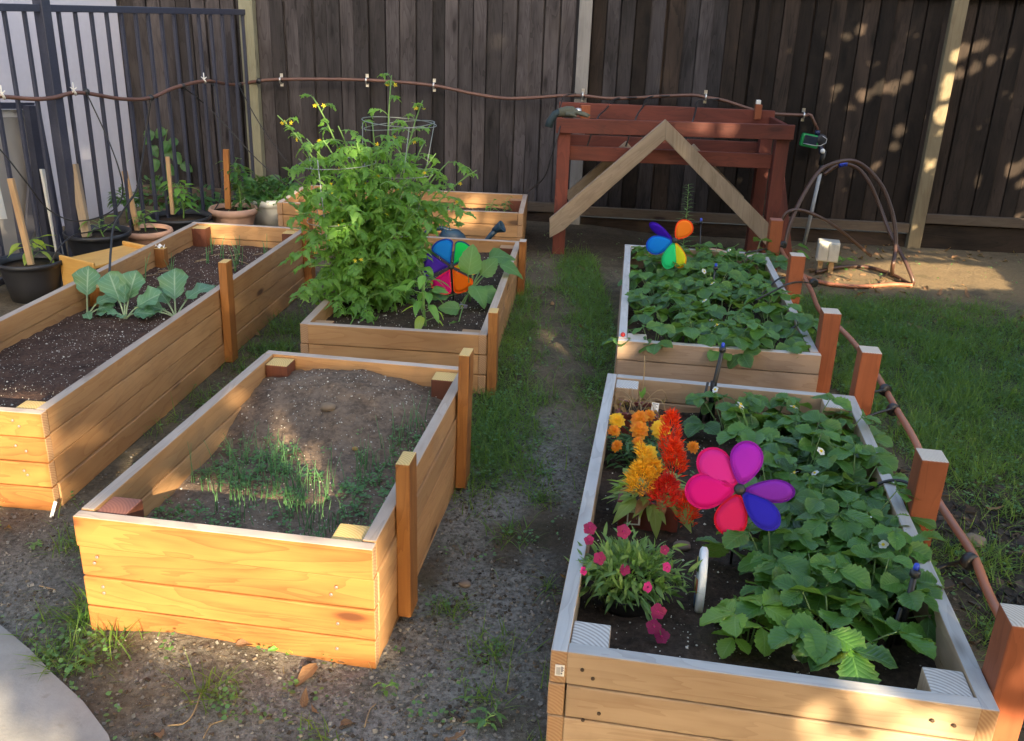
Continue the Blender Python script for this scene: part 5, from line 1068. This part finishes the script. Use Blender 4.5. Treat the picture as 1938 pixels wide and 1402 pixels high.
q = p + np.array([.045, -.03, .06]); t = thing('plant_label', 'white printed plant label stuck in the dried plant pot', 'label', tuple(q)); ex, ey = nz([1, -.1, -.1]), nz([.1, .25, 1])
mb = MB(); mb.board(np.array([0, 0, .03]), ex, np.cross(ey, ex), ey, .026, .0015, .034); mb.board(np.array([.006, 0, -.03]), ex, np.cross(ey, ex), ey, .006, .0015, .062); mb.build('card', M_paper, t)
mb = MB(); nn_ = -np.cross(ey, ex)
for k in range(7): mb.board(np.array([.0, 0, .03]) + ex * .003 + ey * (.004 + .004 * k) + nn_ * .0006, ex, -nn_, ey, .019 - .003 * (k % 3), .0004, .0016 + .0012 * (k == 6))
mb.build('printing', M_ink, t)
mb = MB(); q = p + np.array([.09, -.03, .0]); mb.prism([(0, 0, 0), (.018, .0, .0), (.024, 0, .045), (.0, 0, .05)], (0, -1, 0), .002); t = tag(mb.build('plant_label', plain('blue_label', (.06, .3, .62), .5), loc=tuple(q)), 'blue plant label pushed in beside the dried plant pot', 'label')
# marigold
p = on('R', .17, 1.25); mg = thing('marigold_plant', 'marigold plant with orange and gold double flowers', 'marigold', tuple(p)); lm, sm = MB(), MB(); Ms = []
for k in range(420):
    a = rng.uniform(0, 6.28); rr = rng.uniform(.02, .13); b = np.array([rr * math.cos(a), rr * math.sin(a), rng.uniform(.01, .11)]); Ms.append(frame(b, azv(a + rng.normal(0, .8), rng.uniform(-.2, .8)), nz(UP + rng.normal(0, .3, 3)), rng.uniform(.025, .05)))
lm.scatter(P_lan[0], Ms); lm.build('foliage', L_mar, mg)
for (px, py, y, r, m) in ((1167, 795, 2.95, 0.032, F_goldp), (1163, 815, 2.90, 0.025, F_org), (1210, 791, 2.95, 0.034, F_org), (1211, 812, 2.90, 0.036, F_org), (1228, 786, 3.00, 0.025, F_org), (1250, 812, 2.90, 0.039, F_goldp), (1256, 795, 2.95, 0.025, F_org), (1167, 843, 2.80, 0.023, F_org), (1207, 836, 2.85, 0.023, F_org), (1312, 845, 2.90, 0.025, F_org), (1226, 856, 2.75, 0.032, F_goldp), (1286, 875, 2.80, 0.018, F_org)):
    q = PT(px, py, y) - p; sm.tube(bez((q[0] * .3, q[1] * .3, 0), (q[0] * .8, q[1] * .8, q[2] * .6), q, 6), .002, 5); f_ = flower('flower', mg, q, nz([rng.normal(0, .3), -.6, .8]), 11, r * 1.05, m, F_org, .52, -.05, .22, 4)
sm.build('stem', S_green, mg)
# celosia
p = on('R', .20, .84); boxpot('red-brown pot crowded with plumed celosia', p + np.array([0, 0, 0]), .18, .13, .085, rr_)
ce = thing('celosia_plant', 'celosia with flame red, gold and crimson feathery plumes', 'celosia', tuple(p + UP * .07)); lm, bm, sm = MB(), MB(), MB(); p = p + UP * .07; Ms = [[], []]
for k in range(85):
    a = rng.uniform(0, 6.28); b = np.array([.075 * math.cos(a) * rng.random(), .055 * math.sin(a) * rng.random() - .01, rng.uniform(.0, .06)]); Ms[0 if rng.random() < .9 else 1].append(frame(b + azv(a, 0) * .02, azv(a, rng.uniform(-.5, .6)), nz(UP + rng.normal(0, .3, 3)), rng.uniform(.045, .085)))
for px, py, y in ((1290, 870, 2.75), (1300, 985, 2.55), (1250, 880, 2.75), (1230, 845, 2.8), (1190, 900, 2.6)):
    q = PT(px, py, y) - p; Ms[0] += [frame(q * .9, nz(q * np.array([1, 1, .3]) + rng.normal(0, .03, 3)), nz([rng.normal(0, .3), -.5, 1]), .07) for _ in range(5)]
lm.scatter(P_lan[0], Ms[0]); lm.scatter(P_pep[1], [frame(np.array([-.05, -.06, .03]), (-.6, -.6, -.1), (0, -.5, 1), .09), frame(np.array([.06, -.06, .02]), (.5, -.7, -.2), (0, -.5, 1), .09), frame(np.array([.0, -.07, .02]), (.1, -.8, -.4), (0, -.5, 1), .09), frame(np.array([.09, -.03, .02]), (.7, -.4, -.5), (.3, -.3, 1), .085)]); lm.build('foliage', L_cel, ce)
for M_ in Ms[1][:6] + [frame(np.array([-.03, -.05, .06]), (-.8, -.3, .2), (0, -.7, 1), .07), frame(np.array([-.02, -.06, .03]), (-.4, -.8, .1), (0, -.5, 1), .075), frame(np.array([.02, -.06, .05]), (.1, -.7, -.6), (0, -1, .3), .07)]:
    bm = MB(); bm.scatter(P_pep[0], [M_]); bm.build('bronze_leaf', L_bronze, ce)
def plume(px, py0, py1, y, rw, m, n=420):
    a, b = PT(px[0], py0, y) - p, PT(px[1], py1, y) - p; mb = MB(); Q = []; ax_ = b - a
    for k in range(n):
        f = rng.random() ** .8; rad = rw * (math.sin(math.pi * min(1, .18 + .82 * f)) ** .7) * (1 - .55 * f); an = rng.uniform(0, 6.28); d = azv(an, rng.uniform(-.1, .7)); Q.append(frame(a + ax_ * f + d * rad * rng.uniform(.55, 1.) * np.array([1, 1, .6]), nz(d + nz(ax_) * .7), nz(rng.normal(size=3)), rng.uniform(.016, .028)))
    mb.scatter(P_nar[0], Q); mb.build('plume', m, ce); sm.tube([(0, 0, 0), a * .6 + UP * .01, a], .0028, 5)
plume((1266, 1272), 862, 782, 2.52, .036, F_flame, 520); plume((1276, 1276), 900, 836, 2.46, .036, F_flame, 520); plume((1215, 1216), 932, 880, 2.40, .056, F_gold, 700); plume((1226, 1214), 895, 845, 2.44, .022, F_gold, 200); plume((1256, 1262), 955, 905, 2.37, .052, F_red, 700); plume((1297, 1303), 990, 935, 2.40, .040, F_flame, 480); plume((1236, 1236), 905, 875, 2.42, .03, F_gold, 240)
sm.build('stem', S_green, ce)
q = p + np.array([-.075, -.075, -.05]); t = thing('plant_label', 'black and white photo label on the celosia pot', 'label', tuple(q)); mb = MB(); mb.board((0, 0, 0), (1, -.1, 0), (0, 1, 0.15), (0, 0, 1), .04, .0015, .055); mb.build('card', M_paper, t)
mb = MB(); mb.board((.004, -.0012, .005), (1, -.1, 0), (0, 1, .15), (0, 0, 1), .03, .001, .036); mb.build('picture', plain('label_picture', (.16, .06, .05), .4, 0, .8, 90), t)
# dianthus
p = on('R', .16, .38); t = thing('flower_pot', 'black nursery pot hidden under the magenta flowered plant', 'pot', tuple(p), 0, 'flower pots in the near bed'); mb = MB(); mb.lathe(nurs(.085, .07), (0, 0, -.01), 28); mb.build('pot', M_black, t); mb = MB(); mb.lathe([(.078, .05), (.001, .054)], (0, 0, 0), 20); mb.build('soil', M_soil_d, t)
p = p + UP * .05; di = thing('dianthus_plant', 'mounded plant with narrow leaves and fringed magenta flowers', 'dianthus', tuple(p)); lm, sm = MB(), MB(); Ms = [[], [], []]
for k in range(900):
    a, e = rng.uniform(0, 6.28), math.asin(rng.uniform(-.25, 1)); rr = rng.uniform(.5, 1.) * (1 if rng.random() < .85 else 1.35); b = azv(a, e) * np.array([.122, .10, .085]) * rr * (1 + .35 * (fbm(a * 2, e * 3, 1, 2, 5) - .4)) + np.array([0, 0, .035]); dn = rng.random() < .35; Ms[rng.integers(3)].append(frame(b, nz(azv(a, e) + UP * (.5 if not dn else -.7) + rng.normal(0, .4, 3)), nz(UP + rng.normal(0, .5, 3)), rng.uniform(.022, .046)))
for j in range(3): lm.scatter(P_lan[j], Ms[j])
lm.build('foliage', L_dia, di)
for (px, py, y, r, m) in ((1116, 999, 2.03, 0.020, F_mag), (1180, 1006, 2.05, 0.022, F_mag), (1135, 1056, 1.95, 0.021, F_mag), (1182, 1079, 1.96, 0.017, F_mag), (1262, 1073, 1.97, 0.016, F_pink), (1226, 1111, 1.92, 0.016, F_pink), (1105, 1080, 1.94, 0.014, F_pink), (1258, 1040, 2.01, 0.016, F_mag), (1115, 1022, 2.01, 0.015, F_mag), (1245, 1157, 1.86, 0.023, F_mag), (1238, 1186, 1.86, 0.022, F_mag), (1252, 1204, 1.86, 0.023, F_mag)):
    q = PT(px, py, y) - p; sm.tube(bez((q[0] * .4, q[1] * .4, .02), q * .7 + UP * .05, q, 6), .0015, 4); flower('flower', di, q, nz([rng.normal(0, .45), -.7 + rng.normal(0, .2), .7]), 5, r * .9, m, F_pink if m is F_mag else F_mag, .95, .05, .14)
sm.build('stem', S_green, di)

# ================================================================ GROUND COVER
def gzv(P): return ground_z(P[:, 0], P[:, 1])
def sample(dens, N, box):
    out = []; tot = 0
    while tot < N:
        P = np.stack([rng.uniform(box[0], box[1], 40000), rng.uniform(box[2], box[3], 40000)], -1)
        d = dens(P[:, 0], P[:, 1]); k = (rng.random(len(P)) < d) & ~inbed(P[:, 0], P[:, 1], .004) & ~inpoly(P[:, 0], P[:, 1], PATH); out.append(P[k]); tot += k.sum()
        if len(out) > 60: break
    return np.concatenate(out)[:N]
L_grass = leafmat('grass_blade', (.022, .080, .010), (.115, .225, .032), (.12, .19, .06), .35, .5, 1, 0, vs=.2)
L_drygrass = leafmat('dry_grass_blade', (.22, .17, .08), (.30, .24, .12), (.3, .25, .12), .2, .7, 1, 0, vs=.1)
def frames(P, z, az, el, n_up, s):
    k = len(P); d = np.stack([np.cos(az) * np.cos(el), np.sin(az) * np.cos(el), np.sin(el)], -1); n_ = n_up / np.linalg.norm(n_up, axis=1)[:, None]
    x = np.cross(d, n_); x /= np.linalg.norm(x, axis=1)[:, None] + 1e-9; zz = np.cross(x, d); M = np.zeros((k, 4, 4)); s = np.asarray(s)
    if s.ndim == 1: s = np.stack([s] * 3, -1)
    M[:, :3, 0] = x * s[:, :1]; M[:, :3, 1] = d * s[:, 1:2]; M[:, :3, 2] = zz * s[:, 2:]; M[:, :3, 3] = np.stack([P[:, 0], P[:, 1], z], -1); M[:, 3, 3] = 1; return M
def bl_proto(curl): return leafp(1, 4, lambda v: max(.03, 1 - v ** 1.6), 1, 1, 0, curl)
def grass(name, label, N, dens, box, hl, wl, mat, elm=.9):
    P = sample(dens, N, box); k = len(P); mb = MB()
    for c, sl in ((.35, slice(0, k // 2)), (.75, slice(k // 2, k))):
        Q = P[sl]; n = len(Q); hgt = rng.uniform(*hl, n) * (.6 + .6 * fbm(Q[:, 0], Q[:, 1], 5, 2, 91)); w_ = rng.uniform(*wl, n)
        M = frames(Q, gzv(Q) - .004, rng.uniform(0, 6.28, n), np.clip(rng.normal(elm, .35, n), .15, 1.5), np.stack([rng.normal(0, .3, n), rng.normal(0, .3, n), np.ones(n)], -1), np.stack([w_, hgt, hgt], -1)); mb.scatter(bl_proto(c), M)
    o = mb.build(name, mat); kind(o, 'stuff'); tag(o, label, 'grass'); return o
BX = (-2.6, 4.2, 1.4, 7.2)
grass('lawn_grass', 'short shaded grass growing between the beds and over the right of the yard', 62000, lawn_d, BX, (.04, .13), (.002, .0048), L_grass)
grass('dry_grass', 'straw coloured dead grass blades lying about the dirt', 1800, lambda x, y: np.clip(.15 + lawn_d(x, y) * .5, 0, 1) * (x < 3), BX, (.03, .09), (.001, .002), L_drygrass, .25)
grass('dry_grass', 'small tuft of dead straw on the bark mulch at right', 160, lambda x, y: blob(x, y, 1.66, 2.36, .05, .04), (1.5, 1.9, 2.2, 2.6), (.04, .09), (.001, .002), L_drygrass, .5)
# low broadleaf weeds
P = sample(lambda x, y: np.clip(.5 * lawn_d(x, y) + .02 + .5 * blob(x, y, -1.25, 2.06, .2, .1) + .25 * blob(x, y, -.6, 1.9, .5, .1), 0, 1), 2400, BX); mb = MB(); Ms = []
for p in P:
    z = float(ground_z(p[:1], p[1:])[0])
    for k in range(5): a = rng.uniform(0, 6.28); Ms.append(frame(np.array([p[0] + .01 * math.cos(a), p[1] + .01 * math.sin(a), z + rng.uniform(.004, .04)]), azv(a, rng.uniform(-.1, .5)), nz(UP + rng.normal(0, .3, 3)), rng.uniform(.006, .016)))
mb.scatter(P_round, Ms); o = mb.build('ground_weeds', L_weed); kind(o, 'stuff'); tag(o, 'small clover-like weeds among the grass and bare dirt', 'weeds')
def weed(label, px, py, s_, nl, seed, m=None):
    b = G(px, py); t = thing('weed', label, 'weed', (b[0], b[1], float(ground_z(b[:1], b[1:2])[0])), 0, 'weeds in the dirt'); pepper(t, m or L_pep, s_ * .8, nl, s_, seed, .1)
weed('tiny bright green weed at the foot of the bright pine bed', 545, 1245, .03, 8, 51); weed('small weed in the dirt in front of the concrete edge', 150, 1270, .03, 9, 52, L_weed); weed('little clover in the gravel by the pine corner', 725, 1303, .022, 6, 53); weed('upright weed at the bottom edge below the path', 920, 1385, .032, 12, 54, L_weed); weed('small weed by the left corner of the bright pine bed', 185, 1160, .028, 12, 55); weed('bright weed at the foot of the outlet box', 1590, 505, .08, 10, 56); weed('bright weed behind the far redwood post', 1487, 488, .10, 10, 57); weed('pale weed by the kickboard at the right of the fence', 1822, 447, .09, 12, 58, L_weed); weed('thin weed on the dirt left of the bright pine bed', 60, 1040, .025, 8, 59, L_weed)
# gravel, crumbs of soil, bark mulch
M_grav = NT('gravel_stone'); M_grav = M_grav.fin(M_grav.mix(M_grav.tint(), (.07, .062, .052), (.29, .27, .235)), .9, .2)
M_crumb = NT('soil_crumb'); M_crumb = M_crumb.fin(M_crumb.mix(M_crumb.tint(), (.06, .047, .034), (.17, .135, .098)), .95, .1)
M_bark = NT('bark_chip'); M_bark.bump(M_bark.noise(M_bark.objc(), 200, 3), .5); M_bark = M_bark.fin(M_bark.mix(M_bark.tint(), (.010, .009, .009), (.075, .058, .045)), .8, .3)
def stones(name, label, P, sz, mat, flat=.6, pr=None, pw=2.2):
    n = len(P); s = sz[0] + (sz[1] - sz[0]) * rng.random(n) ** pw; M = frames(P, gzv(P) + s * flat * .3, rng.uniform(0, 6.28, n), rng.normal(0, .35, n), np.stack([rng.normal(0, .4, n), rng.normal(0, .4, n), np.ones(n)], -1), np.stack([s * rng.uniform(.6, 1, n), s * rng.uniform(.8, 1.3, n), s * flat], -1))
    mb = MB(); mb.scatter(pr or OCTA, M, 0, None, False); o = mb.build(name, mat); kind(o, 'stuff'); tag(o, label, name.split('_')[0]); return o
ICO = MB(); ICO.ball((0, 0, 0), 1, 0, 6)
cv = np.array([[x, y, z] for x in (-1, 1) for y in (-1, 1) for z in (-1, 1)], float) * (1 + .25 * np.array([[math.sin(3 * i), math.cos(5 * i), math.sin(7 * i)] for i in range(8)]))
CHIP = (cv, np.array([[0, 1, 3, 2], [4, 6, 7, 5], [0, 4, 5, 1], [2, 3, 7, 6], [0, 2, 6, 4], [1, 5, 7, 3]]), cv[:, :2])
BXN = (-1.9, 1.6, 1.3, 4.0)
stones('gravel', 'pale grey grit and gravel strewn over the path between the front beds', sample(lambda x, y: np.clip(gravel_d(x, y) + .10 * sstep(2.4, 1.6, y) + .04, 0, 1) * sstep(4, 2.6, y), 14000, BXN), (.0008, .0050), M_grav, .7, CHIP, 5.)
stones('crumbs_of_soil', 'dark crumbs of soil and grit on the bare dirt', sample(lambda x, y: np.clip(.6 * sstep(4.2, 2, y) * sstep(.3, .6, fbm(x, y, 5, 3, 97) + .1), 0, 1), 9000, (-2.2, 2.2, 1.3, 4.5)), (.001, .006), M_crumb, .6, CHIP, 3.)
stones('bark_mulch', 'dark bark mulch chips covering the ground at the near right', sample(mulch_d, 5200, (1.2, 2.6, 1.5, 3.8)), (.006, .020), M_bark, .22, CHIP, 2.)
# fallen leaves
P_dead = [leafp(4, 6, ov(.8, .8), 1, .42, f, d, .12) for f, d in ((.5, .3), (-.4, -.35), (.3, .7))]
L_dead = leafmat('dead_leaf', (.10, .055, .032), (.30, .16, .075), (.30, .19, .10), .12, .75, 6, .5)
P = np.concatenate([sample(lambda x, y: np.clip(blob(x, y, 2.25, 6.3, .4, .25) + .5 * blob(x, y, 2.9, 7.2, .8, .2) + .7 * blob(x, y, 3.2, 5.0, .4, .5) + .12 * blob(x, y, 2.6, 5.6, 1., .7), 0, 1), 330, (1.4, 4.2, 4.2, 7.6)), sample(lambda x, y: .5 + 0 * x, 70, (-1.8, 3, 1.5, 6.5))])
mb = MB(); n = len(P)
for j in range(3):
    Q = P[j::3]; n = len(Q); mb.scatter(P_dead[j], frames(Q, gzv(Q) + .006, rng.uniform(0, 6.28, n), rng.normal(0, .3, n), np.stack([rng.normal(0, .5, n), rng.normal(0, .5, n), np.ones(n)], -1), rng.uniform(.03, .085, n)))
o = mb.build('leaf_litter', L_dead); kind(o, 'stuff'); tag(o, 'brown fallen leaves scattered by the hose and over the dirt', 'leaf litter')
for k, (px, py, s_, lb_) in enumerate(((447, 1250, .06, 'broad brown dead leaf in front of the bright pine bed'), (575, 1352, .05, 'slim reddish dead leaf near the bottom edge of the dirt'), (668, 1382, .05, 'reddish brown dead leaf at the bottom of the dirt path'), (600, 1275, .085, 'long curled tan dead leaf by the corner of the bright pine bed'), (1865, 962, .06, 'brown dead leaf lying on the bark mulch'), (640, 1268, .05, 'dark red dead leaf by the corner of the bright pine bed'))):
    b = G(px, py); mb = MB(); mb.scatter(P_dead[k % 3], [frame((0, 0, .010), azv(k * 1.3 + .4, .1), nz([.2, -.2, 1]), s_)], 0, [.2 + .12 * k]); tag(mb.build('dead_leaf', L_dead, loc=(b[0], b[1], float(ground_z(b[:1], b[1:2])[0]))), lb_, 'dead leaf')
def twig(label, pts, r, m=S_tan):
    P = [G(*q) for q in pts]; P = [np.array([p[0], p[1], float(ground_z(p[:1], p[1:2])[0]) + r]) for p in P]; mb = MB(); mb.tube(spline(P, 4), r, 5); tag(mb.build('twig', m), label, 'twig')
twig('pale forked twig on the dirt near the bottom left', [(318, 1378), (350, 1374), (368, 1355), (384, 1318)], .0022); twig('thin pale twig on the dirt left of the bright pine bed', [(75, 1112), (90, 1116), (106, 1121)], .002); twig('curled pale straw near the bottom of the dirt', [(385, 1402), (400, 1378), (425, 1368), (440, 1352)], .0018); twig('short dark stick on the path at the bottom', [(845, 1355), (872, 1376)], .006, plain('charred_stick', (.035, .032, .03), .9)); twig('thin straw lying across the gravel path', [(875, 1378), (905, 1372), (928, 1374)], .0014); twig('bent straw by the pine corner on the gravel', [(690, 1385), (700, 1352), (712, 1340)], .0018)

# ================================================================ UNSEEN TREES ADDED BEHIND AND BESIDE THE CAMERA (crowns cut to place sun and shade)
def sunproj(P):                       # where a sun ray through P crosses, in a frame across the light
    e1 = nz(np.cross(SUN, UP)); e2 = np.cross(e1, SUN); return np.stack([np.asarray(P) @ e1, np.asarray(P) @ e2], -1)
def polys(L): return [(sunproj(np.asarray(P, float)), f) for P, f in L]
def discs(L): return [(sunproj(np.asarray(p, float)[None])[0], r, f) for p, r, f in L]
L_tree = leafmat('tree_leaf', (.03, .08, .02), (.06, .13, .03), (.08, .15, .05), .12, .5, 6, .2)
W_bark = plain('tree_bark', (.12, .09, .06), .95, 0, .4, 20, .8)
def added_shade_tree(label, base, h, boxes, N, ls, keep_fn):
    t = thing('added_shade_tree', label, 'tree', tuple(base)); base = np.asarray(base, float); mb = MB()
    mb.tube([(0, 0, -.2), (.05, 0, h * .4), (0, 0.05, h * .75)], [.16, .12, .06], 10, 0); V = []
    Ms = []; tot = 0
    for (lo, hi, share) in boxes:
        n = int(N * share); P = rng.uniform(lo, hi, (n, 3)); c = (np.array(lo) + hi) / 2; k = keep_fn(P); P = P[k]
        n = len(P); D = rng.normal(size=(n, 3)); D /= np.linalg.norm(D, axis=1)[:, None]; Nn = -SUN + rng.normal(0, .45, (n, 3)); Nn -= D * np.sum(Nn * D, 1)[:, None]
        Nn /= np.linalg.norm(Nn, axis=1)[:, None]; X = np.cross(D, Nn); s = rng.uniform(ls[0], ls[1], n)[:, None]; M = np.zeros((n, 4, 4)); M[:, :3, 0] = X * s; M[:, :3, 1] = D * s; M[:, :3, 2] = Nn * s; M[:, :3, 3] = P - base - D * s * .5; M[:, 3, 3] = 1; Ms.append(M)
        for j in range(40):
            e = rng.uniform(lo, hi) - base; bz = bez((0, 0, h * rng.uniform(.3, .7)), e * .5 + UP * .4, e, 24)
            if not all(keep_fn(np.repeat(bz + base, 3, 0) + rng.normal(0, .07, (72, 3)))): continue
            mb.tube(bz, np.linspace(.05, .012, 24), 5)
    mb.build('trunk', W_bark, t); lm = MB(); lm.scatter(leafp(1, 2, ov(.8, .7), 1, .8, .1, .1), np.concatenate(Ms)); lm.build('crown', L_tree, t)
def keeper(PL_, DL, ls):
    def f_(P):
        q = sunproj(P); u = rng.random(len(P)); f = np.zeros(len(P))
        for pg, w_ in PL_: f = np.maximum(f, w_ * inpoly(q[:, 0], q[:, 1], [tuple(a) for a in pg]))
        for c, r, w_ in DL: f = np.maximum(f, w_ * (np.hypot(q[:, 0] - c[0], q[:, 1] - c[1]) < r))
        return u >= f
    return f_
def face(n, x0, x1, z0, z1, y=0.): return [bl(n, x0, y, z0), bl(n, x1, y, z0), bl(n, x1, y, z1), bl(n, x0, y, z1)]
RP_ = polys([(face('F', -.05, .90, .0, .43), 1.), (face('L', -.3, .78, .0, .42), 1.), (face('R', .55, 1.15, -.1, .33), .9),
    ([(1.5, 7.65, -.1), (4.9, 7.4, -.1), (4.9, 7.4, 2.3), (1.5, 7.65, 2.3)], 1.), ([(1.55, 5.75, 0), (4.6, 5.75, 0), (4.6, 7.5, 0), (1.55, 7.6, 0)], 1.),
    ([G(-300, 1300), G(0, 1315), G(130, 1345), G(200, 1410), G(100, 1600), G(-300, 1600)], 1.)])
RD_ = discs([(PT(860, 418, 6.55), .05, .9), (PT(890, 416, 6.55), .06, .9), (PT(920, 420, 6.55), .05, .9), (PT(900, 380, 7.2), .08, .9), (PT(930, 380, 7.2), .07, .9), (PT(1290, 238, 6.5), .05, .9), (PT(1330, 240, 6.5), .07, .9), (PT(1380, 240, 6.5), .06, .9),
    (bl('F', .04, .42, .30), .06, .8), (bl('F', .04, .18, .30), .05, .9), (bl('F', .04, .95, .33), .05, .8), (bl('F', .2, .85, .26), .09, .6), (bl('F', .42, .78, .24), .09, .7), (bl('F', .14, .05, .38), .05, .8),
    (bl('L', .04, 1.05, .33), .06, .8), (bl('L', .04, 1.75, .34), .05, .8), (bl('L', .04, .3, .33), .06, .8), (bl('L', .75, .12, .22), .05, .9), (bl('L', .75, 1.2, .3), .05, .8), (bl('L', .75, 1.75, .2), .04, .7), (bl('L', .2, 2.85, .33), .12, .8), (bl('L', .5, 2.85, .33), .10, .6),
    (PT(600, 240, 4.6), .13, .8), (PT(740, 190, 4.8), .12, .8), (PT(690, 300, 4.5), .16, .75), (PT(600, 330, 4.4), .12, .7), (PT(800, 300, 4.7), .12, .6), (PT(640, 420, 4.3), .12, .6), (PT(540, 240, 4.6), .1, .7),
    (PT(790, 605, 4.25), .09, .6), (PT(1440, 1190, 2.1), .06, .8), (bl('R', .94, .25, .36), .05, .9), (bl('R', .94, .5, .36), .04, .8), (bl('R', .94, .02, .3), .05, .9), (bl('R', .45, .02, .36), .05, .7), (bl('R', .68, .02, .36), .06, .9), (bl('R', 1.02, .08, .2), .12, 1.), (bl('T', .88, .3, .25), .06, .9), (bl('T', .88, .9, .2), .05, .9), (bl('T', 1.1, .9, .0), .08, .8),
    (PT(1720, 600, 5.0), .1, .5), (PT(1400, 480, 5.5), .08, .5)] + [(IFP(px, py, -.5), r, .6) for px, py, r in ((40, 120, .12), (75, 140, .10), (90, 230, .12), (100, 260, .1), (160, 300, .08), (185, 320, .07), (235, 260, .06), (30, 420, .12), (220, 60, .06))]
    + [(FP(px, py), r, .6) for px, py, r in ((295, 40, .05), (325, 40, .05), (620, 30, .05), (1190, 120, .05))])
added_shade_tree('unseen broad tree added behind the camera, crown gaps shaped to place the sun', (3.2, -4.6, 0), 6.5, [((-3.6, -5.4, 1.1), (9.2, -3.2, 7.6), 1.)], 170000, (.075, .12), keeper(RP_, RD_, .08))
SD_ = discs([(FP(px, py), r * 1.35 + .006, f) for px, py, r, f in ((1583, 168, .030, 1), (1633, 182, .040, 1), (1662, 168, .042, 1), (1688, 165, .040, 1), (1714, 150, .034, 1), (1700, 248, .038, 1), (1690, 278, .028, 1), (1798, 112, .045, 1), (1785, 160, .05, 1), (1776, 182, .04, 1), (1768, 222, .055, 1), (1757, 255, .03, .8), (1822, 95, .042, 1), (1850, 88, .038, 1), (1842, 128, .032, 1), (1814, 138, .034, 1), (1872, 115, .03, 1), (1902, 103, .03, .9), (1598, 70, .026, 1), (1626, 58, .034, 1), (1855, 344, .042, 1), (1882, 332, .042, 1), (1910, 322, .045, 1), (1936, 310, .04, 1), (1656, 312, .026, 1), (1930, 348, .03, 1), (1925, 405, .04, 1), (1880, 70, .03, .8), (1565, 105, .024, .9), (1612, 200, .03, .8), (1570, 190, .028, .8), (1745, 312, .035, .9), (1610, 340, .025, .8), (1905, 180, .03, .8), (1720, 60, .025, .7), (1650, 120, .025, .8), (1550, 350, .03, .5))]
    + [(PT(px, py, y), r, 1.) for px, py, y, r in ((1490, 408, 6.3, .03), (1560, 455, 6.5, .05), (1690, 470, 6.4, .04), (1488, 520, 6.1, .05), (1540, 520, 6.1, .05))])
SP_ = polys([([G(1610, 500), G(1690, 492), G(1800, 497), G(1880, 505), G(1922, 550), G(1780, 550), G(1655, 546), G(1540, 540), G(1560, 522)], 1.), ([G(1640, 480), G(1720, 481), G(1850, 488), G(1850, 493), G(1720, 488), G(1640, 485)], 1.), ([G(1715, 472), G(1790, 474), G(1790, 479), G(1715, 477)], 1.)])
added_shade_tree('unseen small tree added at right, crown cut to dapple light on the fence', (4.9, 3.4, 0), 3.4, [((2.5, 2.9, .35), (7.0, 3.9, 4.4), 1.)], 100000, (.05, .075), keeper(SP_, SD_, .05))
